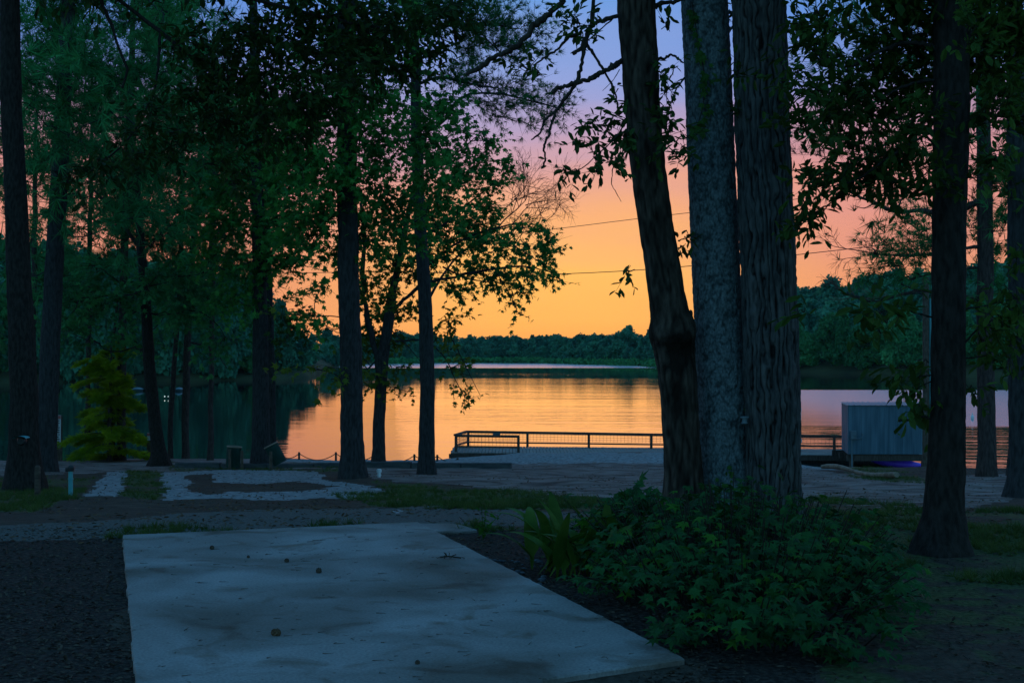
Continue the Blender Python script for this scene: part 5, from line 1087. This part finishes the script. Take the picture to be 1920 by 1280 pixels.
def vines():
    e = thing('ivy_vine', W(1330, 1000, 11.95), 'leafy creeper climbing the pale middle trunk', 'vine'); m = MB(); st = MB()
    segs = [((1296, 8), (1306, 60)), ((1306, 60), (1318, 110)), ((1318, 100), (1324, 150)), ((1322, 150), (1318, 215)), ((1316, 215), (1302, 250))]
    for (A, B) in segs:
        k = 9; t = rng.random(k); px = A[0] + (B[0] - A[0]) * t + rng.normal(size=k) * 6; py = A[1] + (B[1] - A[1]) * t; P = np.array([W(x, y, 12.22 - math.sqrt(max(.0, .215 ** 2 - ((x - 1331) / F * 12.1) ** 2)) - .02) for x, y in zip(px, py)])
        put(m, P, unit(rng.normal(size=(k, 3)) * [.5, .2, .2] + [0, -.15, -1]), unit(np.array([0, -1., .25]) + rng.normal(size=(k, 3)) * .2), .085 * (.7 + .5 * rng.random(k)), 'star')
    for (x0, y0, y1, k, s) in ((1368, 870, 990, 26, .05), (1345, 890, 960, 8, .05), (1410, 700, 985, 60, .035), (1412, 560, 700, 14, .03)):
        t = rng.random(k); px = x0 + rng.normal(size=k) * (6 if x0 > 1400 else 12); py = y0 + (y1 - y0) * t
        P = np.array([W(x, y, (12.02 if x0 > 1400 else 11.97) + (rng.random() * .02)) for x, y in zip(px, py)]); put(m, P, unit(rng.normal(size=(k, 3)) * [.8, .2, .5] + [0, -.15, -.6]), unit(np.array([0, -1., .4]) + rng.normal(size=(k, 3)) * .3), s * (.6 + .7 * rng.random(k)), 'star')
    m.build('foliage', M['ivy'], e)
    S = spline(np.array([W(1303, 250, 12.06), W(1317, 205, 12.03), W(1322, 150, 12.02), W(1312, 90, 12.03), W(1298, 5, 12.06)]), 30); st.tube(S, .004, 5); st.build('stem', M['twig'], e)
    g = G(906, 1010); e = thing('seedling', g, 'spindly light green weed at the corner of the concrete path', 'weed'); m = MB(); s = MB()
    for k in range(9):
        tip = g + np.array([rng.normal() * .10, rng.normal() * .08, rng.uniform(.08, .30)]); s.tube([g, (g + tip) / 2 + [0, 0, .03], tip], .0025, 4); n = 6; t = rng.uniform(.4, 1, n); put(m, g + (tip - g) * t[:, None] + rng.normal(size=(n, 3)) * .015, unit(rng.normal(size=(n, 3))), unit(np.array([0, -.3, 1.]) + rng.normal(size=(n, 3)) * .3), .05, 'oval')
    s.build('stem', M['leaf_bush_light'], e); m.build('foliage', M['leaf_bush_light'], e)
vines()

def haze():
    x0, x1, y0, y1, z0, z1 = -2300, 2300, -80, 790, -12, 60
    mb = MB(); mb.box([(x0 + x1) / 2, (y0 + y1) / 2, (z0 + z1) / 2], [(x1 - x0) / 2, (y1 - y0) / 2, (z1 - z0) / 2])
    m = bpy.data.materials.new('haze'); m.use_nodes = True; nt = m.node_tree; nt.nodes.clear(); o = nt.nodes.new('ShaderNodeOutputMaterial'); v = nt.nodes.new('ShaderNodeVolumePrincipled')
    v.inputs['Color'].default_value = (.6, .85, .95, 1); v.inputs['Density'].default_value = HAZE; nt.links.new(v.outputs[0], o.inputs['Volume'])
    tag(mb.build('haze', m), kind='stuff')
HAZE = .00006
if HAZE: haze()

# ------------------------------------------------------------------ litter, grass, debris
def scatter():
    def pts(n, x0, x1, y0, y1):
        px = rng.uniform(x0, x1, n); Y = np.exp(rng.uniform(math.log(y0), math.log(y1), n)); X = (px - 960) / F * Y; return X, Y
    def cover(name, label, cat, n, box, test, kind, s, mt, flat=True):
        X, Y = pts(n, *box); Z = ground(X, Y); px = 960 + F * X / Y; py = HY - F * (Z - CAMZ) / Y; ok = test(px, py, X, Y) & (Z > WATER_Z + .1); X, Y, Z = X[ok], Y[ok], Z[ok]; n = len(X); m = MB()
        P = np.stack([X, Y, Z + .006], 1)
        if flat: put(m, P, unit(rng.normal(size=(n, 3)) * [1, 1, .18]), unit(np.array([0, 0, 1.]) + rng.normal(size=(n, 3)) * .35), s * (.5 + rng.random(n)), kind)
        else: put(m, P - [0, 0, .01], unit(np.array([0, 0, 1.]) + rng.normal(size=(n, 3)) * .35), rng.normal(size=(n, 3)), s * (.5 + rng.random(n)), kind)
        tag(m.build(name, M[mt]), label, cat, kind='stuff')
    patio_px = [(231, 1010), (783, 987), (1283, 1245), (1100, 1300), (258, 1300)]
    off = lambda px, py: ~inpoly(px, py, patio_px)
    cover('leaf_litter', 'dark fallen leaves and mulch beside the slab and under the bush', 'leaf litter', 26000, (-150, 2100, 5.6, 12), lambda px, py, X, Y: off(px, py) & ((px < 300) | ((px > 800) & (px < 1400)) | (rng.random(len(px)) < .25)), 'oval', .032, 'litter')
    cover('fallen_leaves', 'scattered brown leaves over the grass and worn ground', 'fallen leaves', 14000, (-200, 2100, 11, 48), lambda px, py, X, Y: (fbm(X, Y) > .42) & off(px, py), 'oval', .05, 'dead')
    gz_ = [ZONES['grass'][i] for i in range(len(ZONES['grass']))]
    def ing(px, py, X, Y):
        m = np.zeros(len(px), bool)
        for p in gz_: m |= inpoly(px + (fbm(X * 1.3 + 5, Y * .9) - .47) * 60, py + (fbm(X * 1.1 + 40, Y * .8 + 7) - .47) * 14, p)
        return m & (fbm(X * .9, Y * .7 + 50) > np.where(px > 1480, .5, .4)) & off(px, py)
    cover('grass', 'thin patchy grass between the road, the slabs and the trunks', 'grass', 60000, (-200, 2150, 8.0, 50), ing, 'tuft', .075, 'grass', False)
    # pine needles and crumbs on the slab
    m = MB(); n = 260; Y = rng.uniform(6.3, 11.6, n); X = rng.uniform(-3.2, .8, n); px = 960 + F * X / Y; py = HY + F * (CAMZ - .035) / Y; ok = inpoly(px, py, [(245, 1020), (770, 997), (1240, 1235), (1100, 1278), (275, 1278)]); X, Y = X[ok], Y[ok]; n = len(X); A = np.stack([X, Y, np.full(n, .038)], 1)
    a = rng.uniform(-.5, .5, n) + np.where(rng.random(n) < .2, 1.5, 0); L = rng.uniform(.01, .07, n); B = A + np.stack([np.cos(a) * L, np.sin(a) * L, rng.uniform(0, .004, n)], 1); sticks(m, A, B, .0022, 0)
    k = rng.random(n) < .30; put(m, A[k] + [0, 0, .002], unit(rng.normal(size=(k.sum(), 3)) * [1, 1, .1]), unit(np.array([0, 0, 1.]) + rng.normal(size=(k.sum(), 3)) * .2), .022, 'oval'); tag(m.build('needle_litter', M['litter']), 'pine needles and crumbs strewn over the concrete slab', 'litter', kind='stuff')
    cones = [(598, 1073, 7, 'largest dark seed cone near the middle of the slab'), (398, 1029, 5, 'dark cone near the back left corner of the slab'), (538, 1053, 5, 'curled brown scrap left of the middle cone on the slab'), (518, 1190, 9, 'brown cone lying nearest the front of the slab'), (783, 1243, 5, 'small round seed ball near the slab front right'), (466, 1045, 3.5, 'small dark seed ball between the two cones at the back of the slab')]
    for px, py, r, lab in cones:
        d = (CAMZ - .035) * F / (py - HY); c = W(px, py, d); R = r / F * d; c[2] = .035 + R * .62; m = MB(); a = np.linspace(-1.5, 1.5, 15); ax = np.array([math.cos(px), math.sin(px) * .5, 0]); 
        m.tube([c + ax * math.sin(q) * R * 1.15 for q in a], np.cos(a) * R * .72 + .001, 14, disp=lambda an, z, rr: rr * .28 * np.sin(an * 6 + np.arange(15)[:, None] * 1.6)); tag(m.build('seed_cone', M['litter' if r != 9 else 'dead'], origin=c), lab, 'seed cone', 'cones fallen on the slab')
    # flat fallen twig at the slab's right edge
    g = W(842, 1038, 9.98); e = thing('fallen_twig', (g[0], g[1], .04), 'dark forked leafy twig lying on the right edge of the slab', 'twig'); m = MB()
    A = [g[0] - .07, g[1] + .03, .045]; B = [g[0] + .09, g[1] - .04, .05]; m.tube([A, [g[0], g[1], .055], B], .006, 6); m.tube([[g[0], g[1], .05], [g[0] + .05, g[1] + .06, .06]], .004, 5); m.build('stem', M['twig'], e)
    m = MB(); n = 9; P = np.array(A) + (np.array(B) - np.array(A)) * rng.random((n, 1)) + [0, 0, .005]; put(m, P, unit(rng.normal(size=(n, 3)) * [1, 1, .4]), unit(np.array([0, 0, 1.]) + rng.normal(size=(n, 3)) * .3), .045, 'oval'); m.build('foliage', M['litter'], e)
    # small rocks and debris beside the strap leaves
    m = MB(); n = 70
    for k in range(n):
        X = rng.uniform(-.55, .25); Y = rng.uniform(9.0, 10.2); 
        if X < np.interp(Y, [8.5, 11.9], [.3, -.75]): continue
        c = np.array([X, Y, .012]); r = rng.uniform(.006, .02); a = np.linspace(-1.4, 1.4, 5); m.tube([c + [math.sin(q) * r * 1.3, 0, 0] for q in a], np.cos(a) * r * .7, 6)
    tag(m.build('rubble', mat('rubble_stone', (.04, .05, .06), .8, .2, (.10, .12, .14), 30, 2)), 'bluish stone chips in the bed between slab and strap leaves', 'stone chips', kind='stuff')
scatter()
